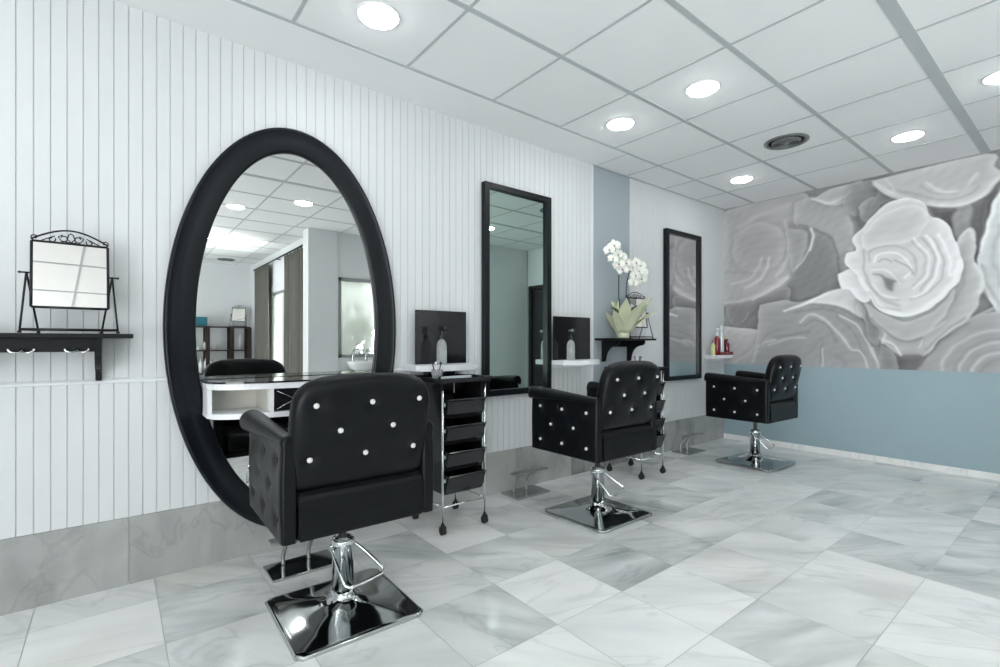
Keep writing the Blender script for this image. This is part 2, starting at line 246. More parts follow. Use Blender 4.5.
TONES = {(-1, -2): 0.5, (0, -2): 0.0, (-1, -1): 0.35, (0, -1): 0.35, (1, -2): 0.5, (2, -2): 0.62, (1, -1): 0.4, (1, -3): 0.08, (2, -3): 0.15, (0, -3): 0.05, (-1, -3): 0.12, (3, -3): 0.12, (3, -4): 0.15, (2, -4): 0.2, (4, -4): 0.6, (5, -5): 0.5, (3, -5): 0.08, (2, -5): 0.08, (6, -5): 0.5, (4, -3): 0.25, (4, -2): 0.2, (-4, 0): 0.0, (-3, 0): 0.45, (-3, -1): 0.35, (5, -4): 0.15, (0, 0): 0.05, (-1, 0): 0.5, (7, -4): 0.45, (1, 0): 0.4, (-2, -1): 0.3}
MURAL = [
('p',[(2.761,2.59),(1.972,2.648),(1.864,2.271),(1.945,1.982),(2.066,1.709),(2.364,1.553),(2.761,1.512)],0.7,0.012,(0,0),0.3),
('p',[(2.635,2.304),(2.364,2.398),(2.114,2.214),(2.162,1.939),(2.417,1.863),(2.635,2.0)],0.66,0.05,(0,0),0.3),
('s',[(2.635,2.0),(2.491,1.915),(2.282,1.997)],0.62,0.03,0.8,0.3),
('s',[(2.579,2.373),(2.364,2.474),(2.066,2.516)],0.76,0.03,0.8,0.3),
('s',[(2.726,1.898),(2.524,1.875),(2.313,1.958)],0.6,0.02,0.8,0.3),
('s',[(2.114,2.35),(2.076,2.104),(2.104,1.931),(2.192,1.795)],0.8,0.02,0.9,0.2),
('s',[(2.272,1.996),(2.313,1.851),(2.417,1.742),(2.524,1.697)],0.83,0.016,0.9,0.2),
('s',[(2.232,1.969),(2.272,1.825),(2.364,1.727)],0.62,0.012,0.7,0),
('s',[(2.343,2.005),(2.396,1.882),(2.491,1.783),(2.691,1.757)],0.8,0.014,0.8,0.2),
('p',[(2.019,2.526),(1.864,2.552),(1.665,2.457),(1.543,2.305),(1.503,2.061),(1.559,1.803),(1.64,1.774),(1.674,2.041),(1.864,2.241),(2.01,2.309)],0.68,0.02,(0,0),0),
('p',[(1.855,2.519),(1.724,2.588),(1.543,2.6),(1.448,2.613),(1.487,2.51),(1.583,2.428),(1.724,2.441)],0.72,0.01,(0,0),0),
('s',[(1.864,2.532),(1.707,2.456),(1.583,2.495),(1.495,2.588)],0.84,0.014,0.9,0),
('p',[(1.527,2.596),(1.312,2.578),(1.238,2.423),(1.386,2.412),(1.479,2.283),(1.607,2.405)],0.6,0.015,(0,0),0),
('p',[(2.057,2.297),(1.864,2.251),(1.69,2.092),(1.624,1.869),(1.632,1.619),(1.837,1.547),(2.182,1.509),(2.095,1.722),(1.945,2.002)],0.56,0.012,(0,0),0),
('p',[(2.095,2.283),(1.918,2.21),(1.918,2.028),(2.047,1.821)],0.62,0.02,(0,0),0),
('s',[(1.873,2.232),(1.846,2.138),(1.881,2.023)],0.86,0.016,1,0),
('s',[(1.881,2.023),(1.936,1.93),(2.0,1.856)],0.8,0.01,0.9,0),
('s',[(1.972,2.291),(1.899,2.258)],0.48,0.01,0.8,0),
('s',[(1.837,2.226),(1.699,2.103),(1.632,1.889),(1.64,1.649)],0.47,0.014,0.8,0),
('s',[(1.64,1.62),(1.837,1.547),(2.114,1.515)],0.5,0.02,0.6,0),
('s',[(1.463,2.373),(1.479,2.245),(1.448,2.127)],0.5,0.02,0.7,0),
('p',[(1.471,2.366),(1.371,2.436),(1.319,2.36),(1.334,2.262),(1.432,2.217)],0.62,0.012,(0,0),0),
('s',[(1.463,2.355),(1.386,2.421),(1.334,2.4)],0.68,0.012,0.8,0),
('p',[(1.312,2.541),(0.964,2.272),(0.628,2.238),(0.522,2.371),(0.522,2.096),(0.628,1.997),(0.674,1.746),(0.776,1.875),(0.964,2.212),(1.132,2.363),(1.312,2.349),(1.432,2.217),(1.341,2.438)],0.54,0.012,(0,0),0),
('p',[(0.964,2.212),(0.806,2.179),(0.776,1.941),(0.669,1.883),(0.628,2.198),(0.538,2.296),(0.538,2.217),(0.634,1.982),(0.669,1.745),(0.776,1.875),(0.868,2.074)],0.42,0.02,(0,0),0.4),
('p',[(0.788,2.225),(0.704,2.223),(0.716,2.029),(0.776,1.941),(0.825,2.099)],0.6,0.02,(0,0),0),
('p',[(1.371,2.584),(0.628,2.608),(0.566,2.493),(0.538,2.407),(0.628,2.27),(0.727,2.228),(0.868,2.234),(1.064,2.312),(1.275,2.432)],0.76,0.01,(0,0),0.2),
('s',[(1.349,2.55),(1.203,2.424),(1.03,2.313),(0.837,2.227),(0.704,2.239),(0.622,2.301),(0.555,2.395)],0.88,0.018,0.9,0.2),
('s',[(1.238,2.486),(1.064,2.39),(0.868,2.293),(0.727,2.302),(0.657,2.358)],0.66,0.014,0.8,0),
('s',[(1.03,2.443),(0.932,2.367),(0.806,2.329)],0.66,0.01,0.7,0),
('s',[(0.997,2.469),(0.868,2.36),(0.745,2.364),(0.68,2.461)],0.86,0.016,0.8,0),
('s',[(0.776,2.355),(0.657,2.406),(0.628,2.495)],0.7,0.03,0.6,0),
('s',[(1.275,2.568),(1.203,2.459)],0.84,0.014,0.7,0),
('p',[(0.522,2.308),(0.583,2.228),(0.645,1.919),(0.669,1.745),(0.628,1.515),(0.522,1.333)],0.8,0.008,(0,0),-0.5),
('s',[(0.538,2.296),(0.577,2.187),(0.634,1.934),(0.657,1.841)],0.92,0.016,0.9,-0.4),
('s',[(0.64,1.717),(0.605,1.513),(0.533,1.389)],0.66,0.016,0.7,-0.3),
('s',[(0.533,2.019),(0.577,1.789),(0.544,1.547)],0.68,0.02,0.7,-0.4),
('p',[(2.761,1.535),(2.417,1.579),(2.095,1.67),(2.066,1.533),(2.212,1.374),(2.343,1.185),(2.635,1.268),(2.714,1.395)],0.57,0.01,(0,0),0.4),
('s',[(2.761,1.546),(2.524,1.564),(2.282,1.655),(2.095,1.784)],0.8,0.022,1,0.2),
('s',[(2.448,1.559),(2.242,1.651),(2.085,1.763)],0.88,0.012,0.9,0.2),
('s',[(2.524,1.32),(2.448,1.395),(2.343,1.498)],0.47,0.014,0.7,0.3),
('s',[(2.546,1.321),(2.491,1.419)],0.74,0.008,0.6,0),
('p',[(2.761,1.282),(2.601,1.256),(2.343,1.196),(2.343,0.839),(2.761,0.823)],0.74,0.008,(0,0),0.4),
('p',[(2.364,1.499),(2.114,1.536),(1.972,1.506),(1.64,1.6),(1.543,1.621),(1.417,1.488),(1.275,1.161),(1.203,0.829),(2.601,0.796),(2.417,1.066)],0.66,0.01,(0,0),-0.1),
('p',[(2.066,1.45),(1.837,1.537),(1.624,1.609),(1.527,1.591),(1.448,1.472),(1.448,1.322),(1.583,1.423),(1.837,1.487)],0.8,0.012,(0,0),0),
('s',[(2.114,1.421),(1.927,1.483),(1.707,1.587),(1.559,1.613)],0.9,0.014,0.9,0),
('s',[(2.019,1.406),(1.75,1.423),(1.559,1.327),(1.448,1.191),(1.356,1.024)],0.56,0.016,0.8,0),
('s',[(1.972,1.302),(1.864,1.379),(1.75,1.314),(1.64,1.194),(1.543,1.041)],0.82,0.016,0.9,0),
('s',[(1.927,1.26),(1.837,1.318),(1.724,1.245),(1.64,1.098)],0.55,0.01,0.8,0),
('s',[(1.624,1.358),(1.495,1.258),(1.402,1.098),(1.326,0.859)],0.84,0.012,0.9,0),
('s',[(1.657,1.35),(1.543,1.231),(1.448,1.042),(1.402,0.856)],0.56,0.012,0.7,0),
('s',[(1.527,1.022),(1.448,1.004),(1.402,0.847)],0.82,0.01,0.9,0),
('s',[(1.371,1.042),(1.312,0.86)],0.84,0.01,0.9,0),
('s',[(2.212,1.141),(2.019,1.18),(1.881,1.199)],0.54,0.014,0.7,0),
('s',[(2.262,1.066),(2.066,1.14),(1.918,1.139)],0.78,0.014,0.7,0),
('s',[(1.864,1.018),(1.776,1.137),(1.793,0.9)],0.56,0.012,0.7,0),
('s',[(2.448,0.879),(2.364,1.066),(2.212,1.119)],0.78,0.02,0.7,0),
('s',[(1.767,1.039),(1.759,0.832)],0.82,0.008,0.8,0),
('s',[(1.665,0.972),(1.583,0.906),(1.607,0.829)],0.58,0.03,0.7,0),
('s',[(2.262,1.28),(2.066,1.305),(1.972,1.261)],0.6,0.012,0.6,0),
('s',[(2.385,1.012),(2.302,1.173),(2.162,1.224)],0.55,0.01,0.6,0),
('p',[(0.522,1.333),(0.686,1.308),(0.837,1.156),(0.964,0.986),(1.03,0.82),(0.522,0.83)],0.66,0.012,(0,0),-0.2),
('s',[(0.893,0.826),(0.886,0.899),(0.864,0.97),(0.828,1.034),(0.781,1.09),(0.724,1.135),(0.661,1.167),(0.595,1.186),(0.527,1.191)],0.78,0.014,0.75,-0.1),
('s',[(0.816,0.83),(0.81,0.888),(0.793,0.943),(0.765,0.994),(0.728,1.039),(0.684,1.075),(0.634,1.101),(0.581,1.117),(0.527,1.122)],0.58,0.014,0.75,-0.1),
('s',[(0.785,0.832),(0.78,0.883),(0.765,0.933),(0.74,0.979),(0.707,1.019),(0.667,1.051),(0.623,1.075),(0.576,1.09),(0.527,1.094)],0.8,0.014,0.75,-0.1),
('s',[(0.726,0.835),(0.722,0.874),(0.71,0.913),(0.691,0.948),(0.666,0.979),(0.636,1.004),(0.601,1.023),(0.565,1.035),(0.527,1.039)],0.6,0.014,0.75,-0.1),
('s',[(0.696,0.836),(0.693,0.87),(0.683,0.903),(0.667,0.933),(0.646,0.959),(0.62,0.981),(0.591,0.997),(0.559,1.008),(0.527,1.011)],0.8,0.014,0.75,-0.1),
('s',[(0.646,0.839),(0.644,0.863),(0.637,0.886),(0.625,0.907),(0.611,0.925),(0.592,0.941),(0.572,0.953),(0.55,0.96),(0.527,0.963)],0.58,0.014,0.75,-0.1),
('s',[(0.964,1.012),(0.837,1.156),(0.745,1.245)],0.54,0.03,0.7,0),
('p',[(0.825,1.865),(0.727,2.031),(0.686,1.959),(0.686,1.747),(0.628,1.627),(0.645,1.5),(0.716,1.293),(0.9,1.114),(0.997,0.977),(1.167,0.982),(1.312,1.116),(1.417,1.284),(1.463,1.492)],0.72,0.008,(0,0),0),
('s',[(0.788,1.91),(0.727,2.015),(0.692,1.927)],0.84,0.012,0.8,0),
('s',[(0.686,1.731),(0.634,1.62),(0.657,1.501)],0.86,0.016,0.8,0),
('s',[(0.763,1.757),(0.757,1.567),(0.837,1.407),(0.932,1.242)],0.62,0.014,0.7,0),
('s',[(1.044,1.045),(0.997,1.158),(0.868,1.266)],0.84,0.008,0.7,0),
('s',[(0.997,1.028),(0.868,1.181),(0.745,1.294)],0.55,0.01,0.6,0),
('p',[(1.196,0.981),(1.017,0.985),(1.044,0.854),(1.188,0.847)],0.46,0.01,(0,0),0.3),
('p',[(1.312,1.07),(1.203,0.99),(1.181,0.848),(1.312,0.842)],0.56,0.01,(0,0),0),
('s',[(1.341,1.245),(1.282,1.179),(1.297,1.088)],0.88,0.012,0.9,0),
('s',[(1.289,1.116),(1.203,1.071),(1.16,0.982)],0.88,0.012,0.9,0),
('p',[(1.448,1.472),(1.371,1.319),(1.312,1.207),(1.334,1.07),(1.402,1.163)],0.56,0.01,(0,0),0),
('p',[(1.448,1.491),(1.312,1.372),(1.132,1.274),(0.932,1.37),(0.806,1.547),(0.868,1.325),(1.017,1.149),(1.132,1.106),(1.253,1.17),(1.371,1.301)],0.7,0.01,(0,0),0),
('s',[(1.371,1.319),(1.253,1.17),(1.132,1.106),(1.017,1.132)],0.54,0.012,0.8,0),
('p',[(1.64,1.755),(1.527,1.799),(1.448,1.724),(1.386,1.505),(1.448,1.472),(1.543,1.592),(1.624,1.618)],0.86,0.008,(0,0),0),
('p',[(1.167,2.371),(1.098,2.363),(0.997,2.288),(0.951,2.175),(0.9,2.139),(0.825,2.033),(0.788,1.901),(0.763,1.757),(0.776,1.627),(0.849,1.517),(0.977,1.372),(1.153,1.319),(1.312,1.39),(1.417,1.563),(1.479,1.718),(1.575,1.834),(1.575,1.939),(1.495,1.965),(1.527,2.065),(1.448,2.164),(1.356,2.276),(1.253,2.354)],0.83,0.006,(0,0),0),
('p',[(1.312,2.258),(1.098,2.302),(0.964,2.186),(1.064,1.989),(1.275,1.978),(1.425,1.955),(1.448,2.099)],0.77,0.04,(0,0),0),
('s',[(1.432,1.956),(1.417,1.721),(1.326,1.519),(1.181,1.419)],0.66,0.014,0.7,0),
('s',[(1.456,1.697),(1.356,1.484),(1.203,1.357),(1.064,1.342),(0.932,1.455),(0.825,1.582),(0.788,1.76)],0.93,0.016,0.9,0),
('s',[(1.017,1.998),(0.938,1.84),(0.951,1.67),(1.03,1.549)],0.64,0.01,0.7,0),
('s',[(0.951,1.987),(0.874,1.805),(0.887,1.638),(0.977,1.519),(1.098,1.467)],0.66,0.01,0.7,0),
('s',[(0.99,2.011),(0.906,1.818),(0.925,1.651),(1.017,1.513),(1.167,1.471)],0.94,0.012,0.8,0),
('s',[(0.913,2.006),(0.837,1.825),(0.837,1.658)],0.92,0.014,0.8,0),
('s',[(1.084,1.992),(1.004,1.832),(1.017,1.678),(1.084,1.588)],0.68,0.008,0.7,0),
('s',[(1.071,2.007),(0.977,1.837),(0.99,1.658),(1.084,1.562)],0.93,0.008,0.7,0),
('s',[(1.386,1.838),(1.371,1.947),(1.238,1.963),(1.112,1.908),(1.057,1.795),(1.071,1.683)],0.66,0.01,0.7,0),
('s',[(1.356,1.834),(1.312,1.901),(1.203,1.895),(1.112,1.82),(1.091,1.73),(1.132,1.664)],0.92,0.008,0.8,0),
('s',[(1.203,1.832),(1.112,1.767),(1.084,1.694)],0.6,0.008,0.8,0),
('s',[(1.326,1.83),(1.282,1.852),(1.224,1.817)],0.6,0.008,0.7,0),
('s',[(1.371,1.762),(1.282,1.752),(1.203,1.689),(1.167,1.614)],0.9,0.008,0.8,0),
('s',[(1.356,1.724),(1.297,1.699),(1.267,1.623)],0.6,0.012,0.8,0),
('p',[(1.304,1.7),(1.246,1.675),(1.188,1.643),(1.21,1.618),(1.21,1.555),(1.253,1.577),(1.282,1.634)],0.5,0.008,(0,0),0),
('s',[(1.417,1.675),(1.341,1.538),(1.224,1.475),(1.084,1.483)],0.7,0.01,0.7,0),
('s',[(1.371,1.633),(1.297,1.535),(1.196,1.491)],0.9,0.01,0.7,0),
('s',[(1.402,1.562),(1.312,1.426),(1.167,1.382)],0.66,0.012,0.5,0)]
# ================================================================ THE ROOM
H = 2.616; WY = 2.76; WX = 5.48; OY = -1.15; FX = -2.5; FY = -5.25; PX = 2.15
rnd = random.Random(7)
# floor: 0.4 m marble tiles with thin grout, one mesh
def floor_build():
    bm = nb(); vals = []
    x0, y0, s, g = 1.3477, 2.1345, 0.4, 0.0012
    for i in range(-10, 11):
        for j in range(-19, 2):
            a, b = x0+s*i, x0+s*(i+1); c, d = y0+s*j, y0+s*(j+1)
            a = max(a, FX); b = min(b, WX+0.02); c = max(c, FY); d = min(d, WY+0.03)
            if b-a < 0.01 or d-c < 0.01: continue
            if a >= PX+0.3 and d <= OY-0.2: continue
            vs = [bm.verts.new(p) for p in ((a+g, c+g, 0), (b-g, c+g, 0), (b-g, d-g, 0), (a+g, d-g, 0))]
            bm.faces.new(vs)
            t = TONES.get((i, j), rnd.choice((0.05, 0.15, 0.2, 0.3, 0.45)))
            vals.append((rnd.random(), rnd.random(), t, 0.12 + 0.45*rnd.random()))
    n = len(vals)
    vs = [bm.verts.new(p) for p in ((FX, FY, -0.0015), (WX+0.02, FY, -0.0015), (WX+0.02, WY+0.03, -0.0015), (FX, WY+0.03, -0.0015))]
    f = bm.faces.new(vs); f.material_index = 1; vals.append((0, 0, 0, 0))
    box(bm, FX, WX+0.02, FY, WY+0.03, -0.06, -0.002, mi=1); vals += [(0, 0, 0, 0)]*6
    me = bpy.data.meshes.new('floor'); bm.to_mesh(me); bm.free()
    me.materials.append(M['floor']); me.materials.append(M['grout'])
    slab_attr(me, vals)
    o = bpy.data.objects.new('floor', me); C.objects.link(o); o['kind'] = 'structure'
floor_build()
# ceiling: 0.6 m tiles in a rail grid, plain plaster margin along the boarded wall
bm = nb()
box(bm, FX, WX+0.02, FY, WY+0.03, H, H+0.08)
for k in range(-6, 9):                       # rails running into the wall
    x = 0.667+0.6*k
    if FX < x < WX: box(bm, x-0.008, x+0.008, FY, (WY if k >= 5 else 2.42), H-0.003, H, mi=1)
for k in range(0, 13):
    y = 2.42-0.6*k; hw = 0.011
    if k == 3: hw = 0.028
    if k in (1, 2): hw = 0.014
    box(bm, FX, WX, y-hw, y+hw, H-0.004, H, mi=1)
box(bm, 3.235, 3.25, 2.42, WY, H-0.003, H, mi=1)
box(bm, FX, 3.235, 2.431, WY, H-0.005, H, mi=2)
box(bm, 3.2, WX, WY-0.018, WY, H-0.008, H, mi=1)
struct('ceiling', bm, ['ceil', 'rail', 'plain_margin'] if False else ['ceil', 'rail', 'ceil'])

def boards(bm, xa, xb, z0, z1, y, pitch=0.0518, gw=0.0045, gd=0.0045, thick=0.012, phase=0.002):
    """vertical tongue and groove boards: a ribbed profile in XY extruded in z"""
    pr = [(xa, y+thick), (xa, y)]
    k = math.ceil((xa-phase)/pitch)
    while phase+k*pitch < xb-gw:
        x = phase+k*pitch
        if x > xa+gw: pr += [(x-gw/2, y), (x-gw/5, y+gd), (x+gw/5, y+gd), (x+gw/2, y)]
        k += 1
    pr += [(xb, y), (xb, y+thick)]
    prism(bm, pr, z0, z1, 'z')
bm = nb()
box(bm, FX, WX, WY+0.014, WY+0.12, 0, H)
boards(bm, FX, 3.20, 0.305, 0.925, WY)
boards(bm, FX, 3.20, 0.925, H, WY)
boards(bm, 3.73, WX, 0.300, H, WY, gw=0.003, gd=0.003)
box(bm, 3.215, 3.73, WY+0.006, WY+0.014, 0.3, H, mi=1)
struct('wall_back', bm, ['board', 'slate'])
bm = nb(); box(bm, 3.196, 3.214, WY-0.006, WY+0.014, 0.3, H, 0.002); struct('trim_1', bm, 'trimw')
bm = nb()
prism(bm, [(WY, 0.912), (WY-0.008, 0.914), (WY-0.010, 0.922), (WY-0.005, 0.930), (WY, 0.932)], FX, 1.99, 'x')
prism(bm, [(WY, 0.912), (WY-0.008, 0.914), (WY-0.010, 0.922), (WY-0.005, 0.930), (WY, 0.932)], 2.70, 3.19, 'x')
struct('trim_2', bm, 'trimw')
# marble skirting in slabs
bm = nb(); vals = []; 
x = 0; cuts = [FX, -1.6, -0.75, 0.055, 0.86, 1.72, 2.35, 2.95, 3.55, 4.2, 4.85, WX]
for a, b in zip(cuts, cuts[1:]):
    n0 = len(bm.faces); box(bm, a+0.001, b-0.001, WY+0.002, WY+0.03, 0.0, 0.303)
    vals += [(rnd.random(), rnd.random(), 0.05+0.75*rnd.random(), 0.85)]*(len(bm.faces)-n0)
me = bpy.data.meshes.new('baseboard_back'); bm.to_mesh(me); bm.free(); me.materials.append(M['skirt']); slab_attr(me, vals)
o = bpy.data.objects.new('baseboard_back', me); C.objects.link(o); o['kind'] = 'structure'
# right wall: blue-grey dado, doorway near its far end
DA, DB, DZ = -0.42, 0.34, 2.02
bm = nb()
box(bm, WX, WX+0.12, DB, WY+0.12, 0, H); box(bm, WX, WX+0.12, OY-0.2, DA, 0, H); box(bm, WX, WX+0.12, DA, DB, DZ, H)
box(bm, WX-0.0005, WX, DA-0.02, 0.358, DZ+0.001, H, mi=1)
struct('wall_right', bm, ['blue', 'plain'])
bm = nb(); vals = []; y = 0.33
while y < WY-0.02:
    n0 = len(bm.faces); y2 = min(y+0.4, WY); box(bm, WX-0.012, WX, y+0.001, y2-0.001, 0, 0.055)
    vals += [(rnd.random(), rnd.random(), 0.0, 0.3)]*(len(bm.faces)-n0); y += 0.4
me = bpy.data.meshes.new('baseboard_right'); bm.to_mesh(me); bm.free(); me.materials.append(M['floor']); slab_attr(me, vals)
o = bpy.data.objects.new('baseboard_right', me); C.objects.link(o); o['kind'] = 'structure'
# door in the right wall
dr = bpy.data.objects.new('door_1', None); C.objects.link(dr); dr.location = (WX, (DA+DB)/2, 0); dr['kind'] = 'structure'
bm = nb()
for a, b, c, d in ((-0.38, -0.32, 0, DZ), (0.32, 0.38, 0, DZ), (-0.38, 0.38, DZ-0.06, DZ)):
    box(bm, -0.012, 0.10, a, b, c, d, 0.003)
obj('door_frame', bm, 'brownw', dr)
bm = nb(); box(bm, 0.03, 0.07, -0.32, 0.32, 0.005, DZ-0.06); box(bm, 0.022, 0.03, -0.24, 0.24, 1.05, 1.86, 0.004); box(bm, 0.022, 0.03, -0.24, 0.24, 0.15, 0.9, 0.004); obj('door_leaf', bm, 'door', dr)
bm = nb(); tube(bm, [(0.03, 0.27, 1.02), (-0.02, 0.27, 1.02), (-0.025, 0.16, 1.02)], 0.008); obj('door_handle', bm, 'chrome', dr)
# the wall facing the mirrors, with a frosted window, its pillar, the curtained wall and the far wall
W0, W1, WZ0, WZ1 = 2.43, 4.05, 0.88, 2.0
bm = nb()
box(bm, 4.45, WX+0.12, OY-0.1, -0.47, 0, H); box(bm, PX, W0, OY-0.2, OY, 0, H); box(bm, W1, WX+0.12, OY-0.2, OY, 0, H)
box(bm, W0, W1, OY-0.2, OY, 0, WZ0); box(bm, W0, W1, OY-0.2, OY, WZ1, H)
struct('wall_front', bm, 'plain')
bm = nb(); box(bm, 2.02, 2.42, OY-0.21, OY+0.02, 0, H, 0.004); struct('trim_3', bm, 'white')
def window(name, axis, a0, a1, z0, z1, pos, pane, mull=()):
    r = bpy.data.objects.new(name, None); C.objects.link(r); r['kind'] = 'structure'
    bm = nb()
    def fr(p, q, c, d):
        if axis == 'x': box(bm, p, q, pos-0.06, pos-0.01, c, d, 0.003)
        else: box(bm, pos+0.01, pos+0.06, p, q, c, d, 0.003)
    fr(a0, a0+0.05, z0, z1); fr(a1-0.05, a1, z0, z1); fr(a0, a1, z0, z0+0.05); fr(a0, a1, z1-0.05, z1)
    for m_ in mull: fr(m_-0.02, m_+0.02, z0, z1)
    obj('window_frame', bm, 'alu', r)
    bm = nb()
    if axis == 'x': box(bm, a0+0.05, a1-0.05, pos-0.038, pos-0.032, z0+0.05, z1-0.05)
    else: box(bm, pos+0.032, pos+0.038, a0+0.05, a1-0.05, z0+0.05, z1-0.05)
    obj('pane', bm, pane, r)
window('window_1', 'x', W0, W1, WZ0, WZ1, OY, 'frost', (3.33,))
V0, V1, VZ0, VZ1 = -3.55, -2.15, 0.35, 1.95
bm = nb()
box(bm, PX, PX+0.15, FY, V0, 0, H); box(bm, PX, PX+0.15, V1, OY-0.2, 0, H); box(bm, PX, PX+0.15, V0, V1, 0, VZ0); box(bm, PX, PX+0.15, V0, V1, VZ1, H)
struct('wall_curtain', bm, 'plain')
window('window_2', 'y', V0, V1, VZ0, VZ1, PX, 'pane', (-2.85,))
bm = nb(); box(bm, FX, PX+0.15, FY-0.1, FY, 0, H); struct('wall_far', bm, 'plain')
# street side wall behind the camera's left: a large shop window
U0, U1, UZ0, UZ1 = -3.6, 0.4, 0.3, 2.5
bm = nb()
box(bm, FX-0.12, FX, FY-0.1, U0, 0, H); box(bm, FX-0.12, FX, U1, WY+0.12, 0, H); box(bm, FX-0.12, FX, U0, U1, 0, UZ0); box(bm, FX-0.12, FX, U0, U1, UZ1, H)
struct('wall_left', bm, 'plain')
window('window_3', 'y', U0, U1, UZ0, UZ1, FX-0.1, 'pane', (-2.27, -0.93))

# ---- the rose mural, a printed picture: tones rasterised from petal outlines in wall metres
def mural():
    y0, y1, z0, z1, d = 0.36, WY, 0.852, H-0.004, 0.0065
    ny = int((y1-y0)/d)+1; nz = int((z1-z0)/d)+1
    Yg = np.linspace(y0, y1, ny); Zg = np.linspace(z0, z1, nz); YY, ZZ = np.meshgrid(Yg, Zg)
    rr = np.random.RandomState(3)
    wob = 0.006*np.sin(YY*23+ZZ*9)+0.004*np.sin(ZZ*41-YY*17)
    V = np.full(YY.shape, 0.62); T = np.full(YY.shape, 0.1)
    def seg_d(pts, A, B):
        D = np.full(A.shape, 9.0)
        for (a, b), (c, e) in zip(pts, pts[1:]):
            l2 = (c-a)**2+(e-b)**2+1e-12; t = np.clip(((A-a)*(c-a)+(B-b)*(e-b))/l2, 0, 1)
            D = np.minimum(D, np.hypot(A-a-t*(c-a), B-b-t*(e-b)))
        return D
    def win(pts, m):
        a = [p[0] for p in pts]; b = [p[1] for p in pts]
        i0 = max(0, int((min(a)-m-y0)/d)); i1 = min(ny, int((max(a)+m-y0)/d)+2); j0 = max(0, int((min(b)-m-z0)/d)); j1 = min(nz, int((max(b)+m-z0)/d)+2)
        return slice(j0, max(j1, j0)), slice(i0, max(i1, i0))
    def sm(pts, closed):
        P = [Vector((p[0], p[1], 0)) for p in pts]
        if closed: P = P+[P[0]]
        return [(q.x, q.y) for q in smooth(P, 4)]
    def poly(pts, val, soft, g, t):
        P = sm(pts, True); s = win(P, 0.05)
        A = YY[s]+wob[s]; B = ZZ[s]
        if A.size == 0: return
        inside = np.zeros(A.shape, bool)
        for (a, b), (c, e) in zip(P, P[1:]+P[:1]):
            cr = ((b > B) != (e > B)) & (A < (c-a)*(B-b)/((e-b) if abs(e-b) > 1e-9 else 1e-9)+a); inside ^= cr
        D = seg_d(P, A, B); sd = np.where(inside, D, -D)
        al = np.clip(0.5+sd/(2*soft), 0, 1)
        shade = val+0.06*np.exp(-D/0.035)-0.04*(1-np.exp(-D/0.12))
        # the printed photograph's soft shade just outside a petal
        out = np.where(sd < 0, np.exp(sd/0.03)*0.085, 0)
        V[s] = (V[s]-out)*(1-al)+shade*al; T[s] = T[s]*(1-al)+t*al
    def stroke(pts, val, w_, a_, t):
        P = sm(pts, False); s = win(P, 4*w_)
        A = YY[s]+wob[s]; B = ZZ[s]
        if A.size == 0: return
        D = seg_d(P, A, B); al = (0.84 if t < 0.12 else 0.6)*a_*np.exp(-(D/(0.90*w_))**1.7)
        V[s] = V[s]*(1-al)+val*al; T[s] = T[s]*(1-al)+t*al
    # the part of the print beyond the photo's right edge: one more rose and some leaves
    for cx, cz, R_ in ((0.10, 1.75, 0.62), (0.35, 0.95, 0.5)):
        poly([(cx+R_*math.cos(a)*(1+.08*math.sin(5*a)), cz+R_*math.sin(a)) for a in np.linspace(0, 2*PI, 14)[:-1]], 0.76, 0.01, 0, -0.2)
        for k in range(9):
            r_ = R_*(0.92-0.1*k); a0 = k*1.9
            arc = [(cx+r_*math.cos(a)*(1+.05*math.sin(3*a)), cz+r_*math.sin(a)) for a in np.linspace(a0, a0+3.4, 9)]
            stroke(arc, 0.60, 0.018, 0.7, 0); stroke([(p+(cx-p)*0.06, q+(cz-q)*0.06) for p, q in arc], 0.88, 0.014, 0.8, -0.1)
    for o_ in MURAL:
        if o_[0] == 'p': poly(o_[1], *o_[2:])
        else: stroke(o_[1], *o_[2:])
    # fine petal grain
    V[:] += 0.012*np.sin(YY*31+ZZ*57+4*np.sin(YY*7))*np.sin(ZZ*23-YY*11)
    V[:] = np.clip(0.72+(V-0.68)*1.22, 0.2, 0.97)
    lin = np.where(V <= .04045, V/12.92, ((V+0.055)/1.055)**2.4)
    col = np.stack([lin*(1+0.05*T), lin*(1-0.01*T), lin*(1-0.02*T), np.ones_like(lin)], -1).astype(np.float32)
    vs = np.stack([np.full(YY.size, WX-0.004), YY.ravel(), ZZ.ravel()], -1)
    idx = np.arange(ny*nz).reshape(nz, ny)
    q = np.stack([idx[:-1, :-1], idx[1:, :-1], idx[1:, 1:], idx[:-1, 1:]], -1).reshape(-1, 4)
    me = bpy.data.meshes.new('wall_mural'); me.from_pydata(vs.tolist(), [], q.tolist()); me.update()
    at = me.color_attributes.new('print', 'FLOAT_COLOR', 'POINT'); at.data.foreach_set('color', col.reshape(-1))
    m = mat('mural_print', (0.7, 0.7, 0.7), 0.55, spec=0.3); nt = m.node_tree
    a = nt.nodes.new('ShaderNodeAttribute'); a.attribute_name = 'print'; nt.links.new(a.outputs['Color'], nt.nodes['Principled BSDF'].inputs['Base Color'])
    me.materials.append(m)
    o = bpy.data.objects.new('wall_mural', me); C.objects.link(o)
    tag(o, 'grey and white photo mural of large rose blooms above the blue-grey wall', 'wall mural')
mural()

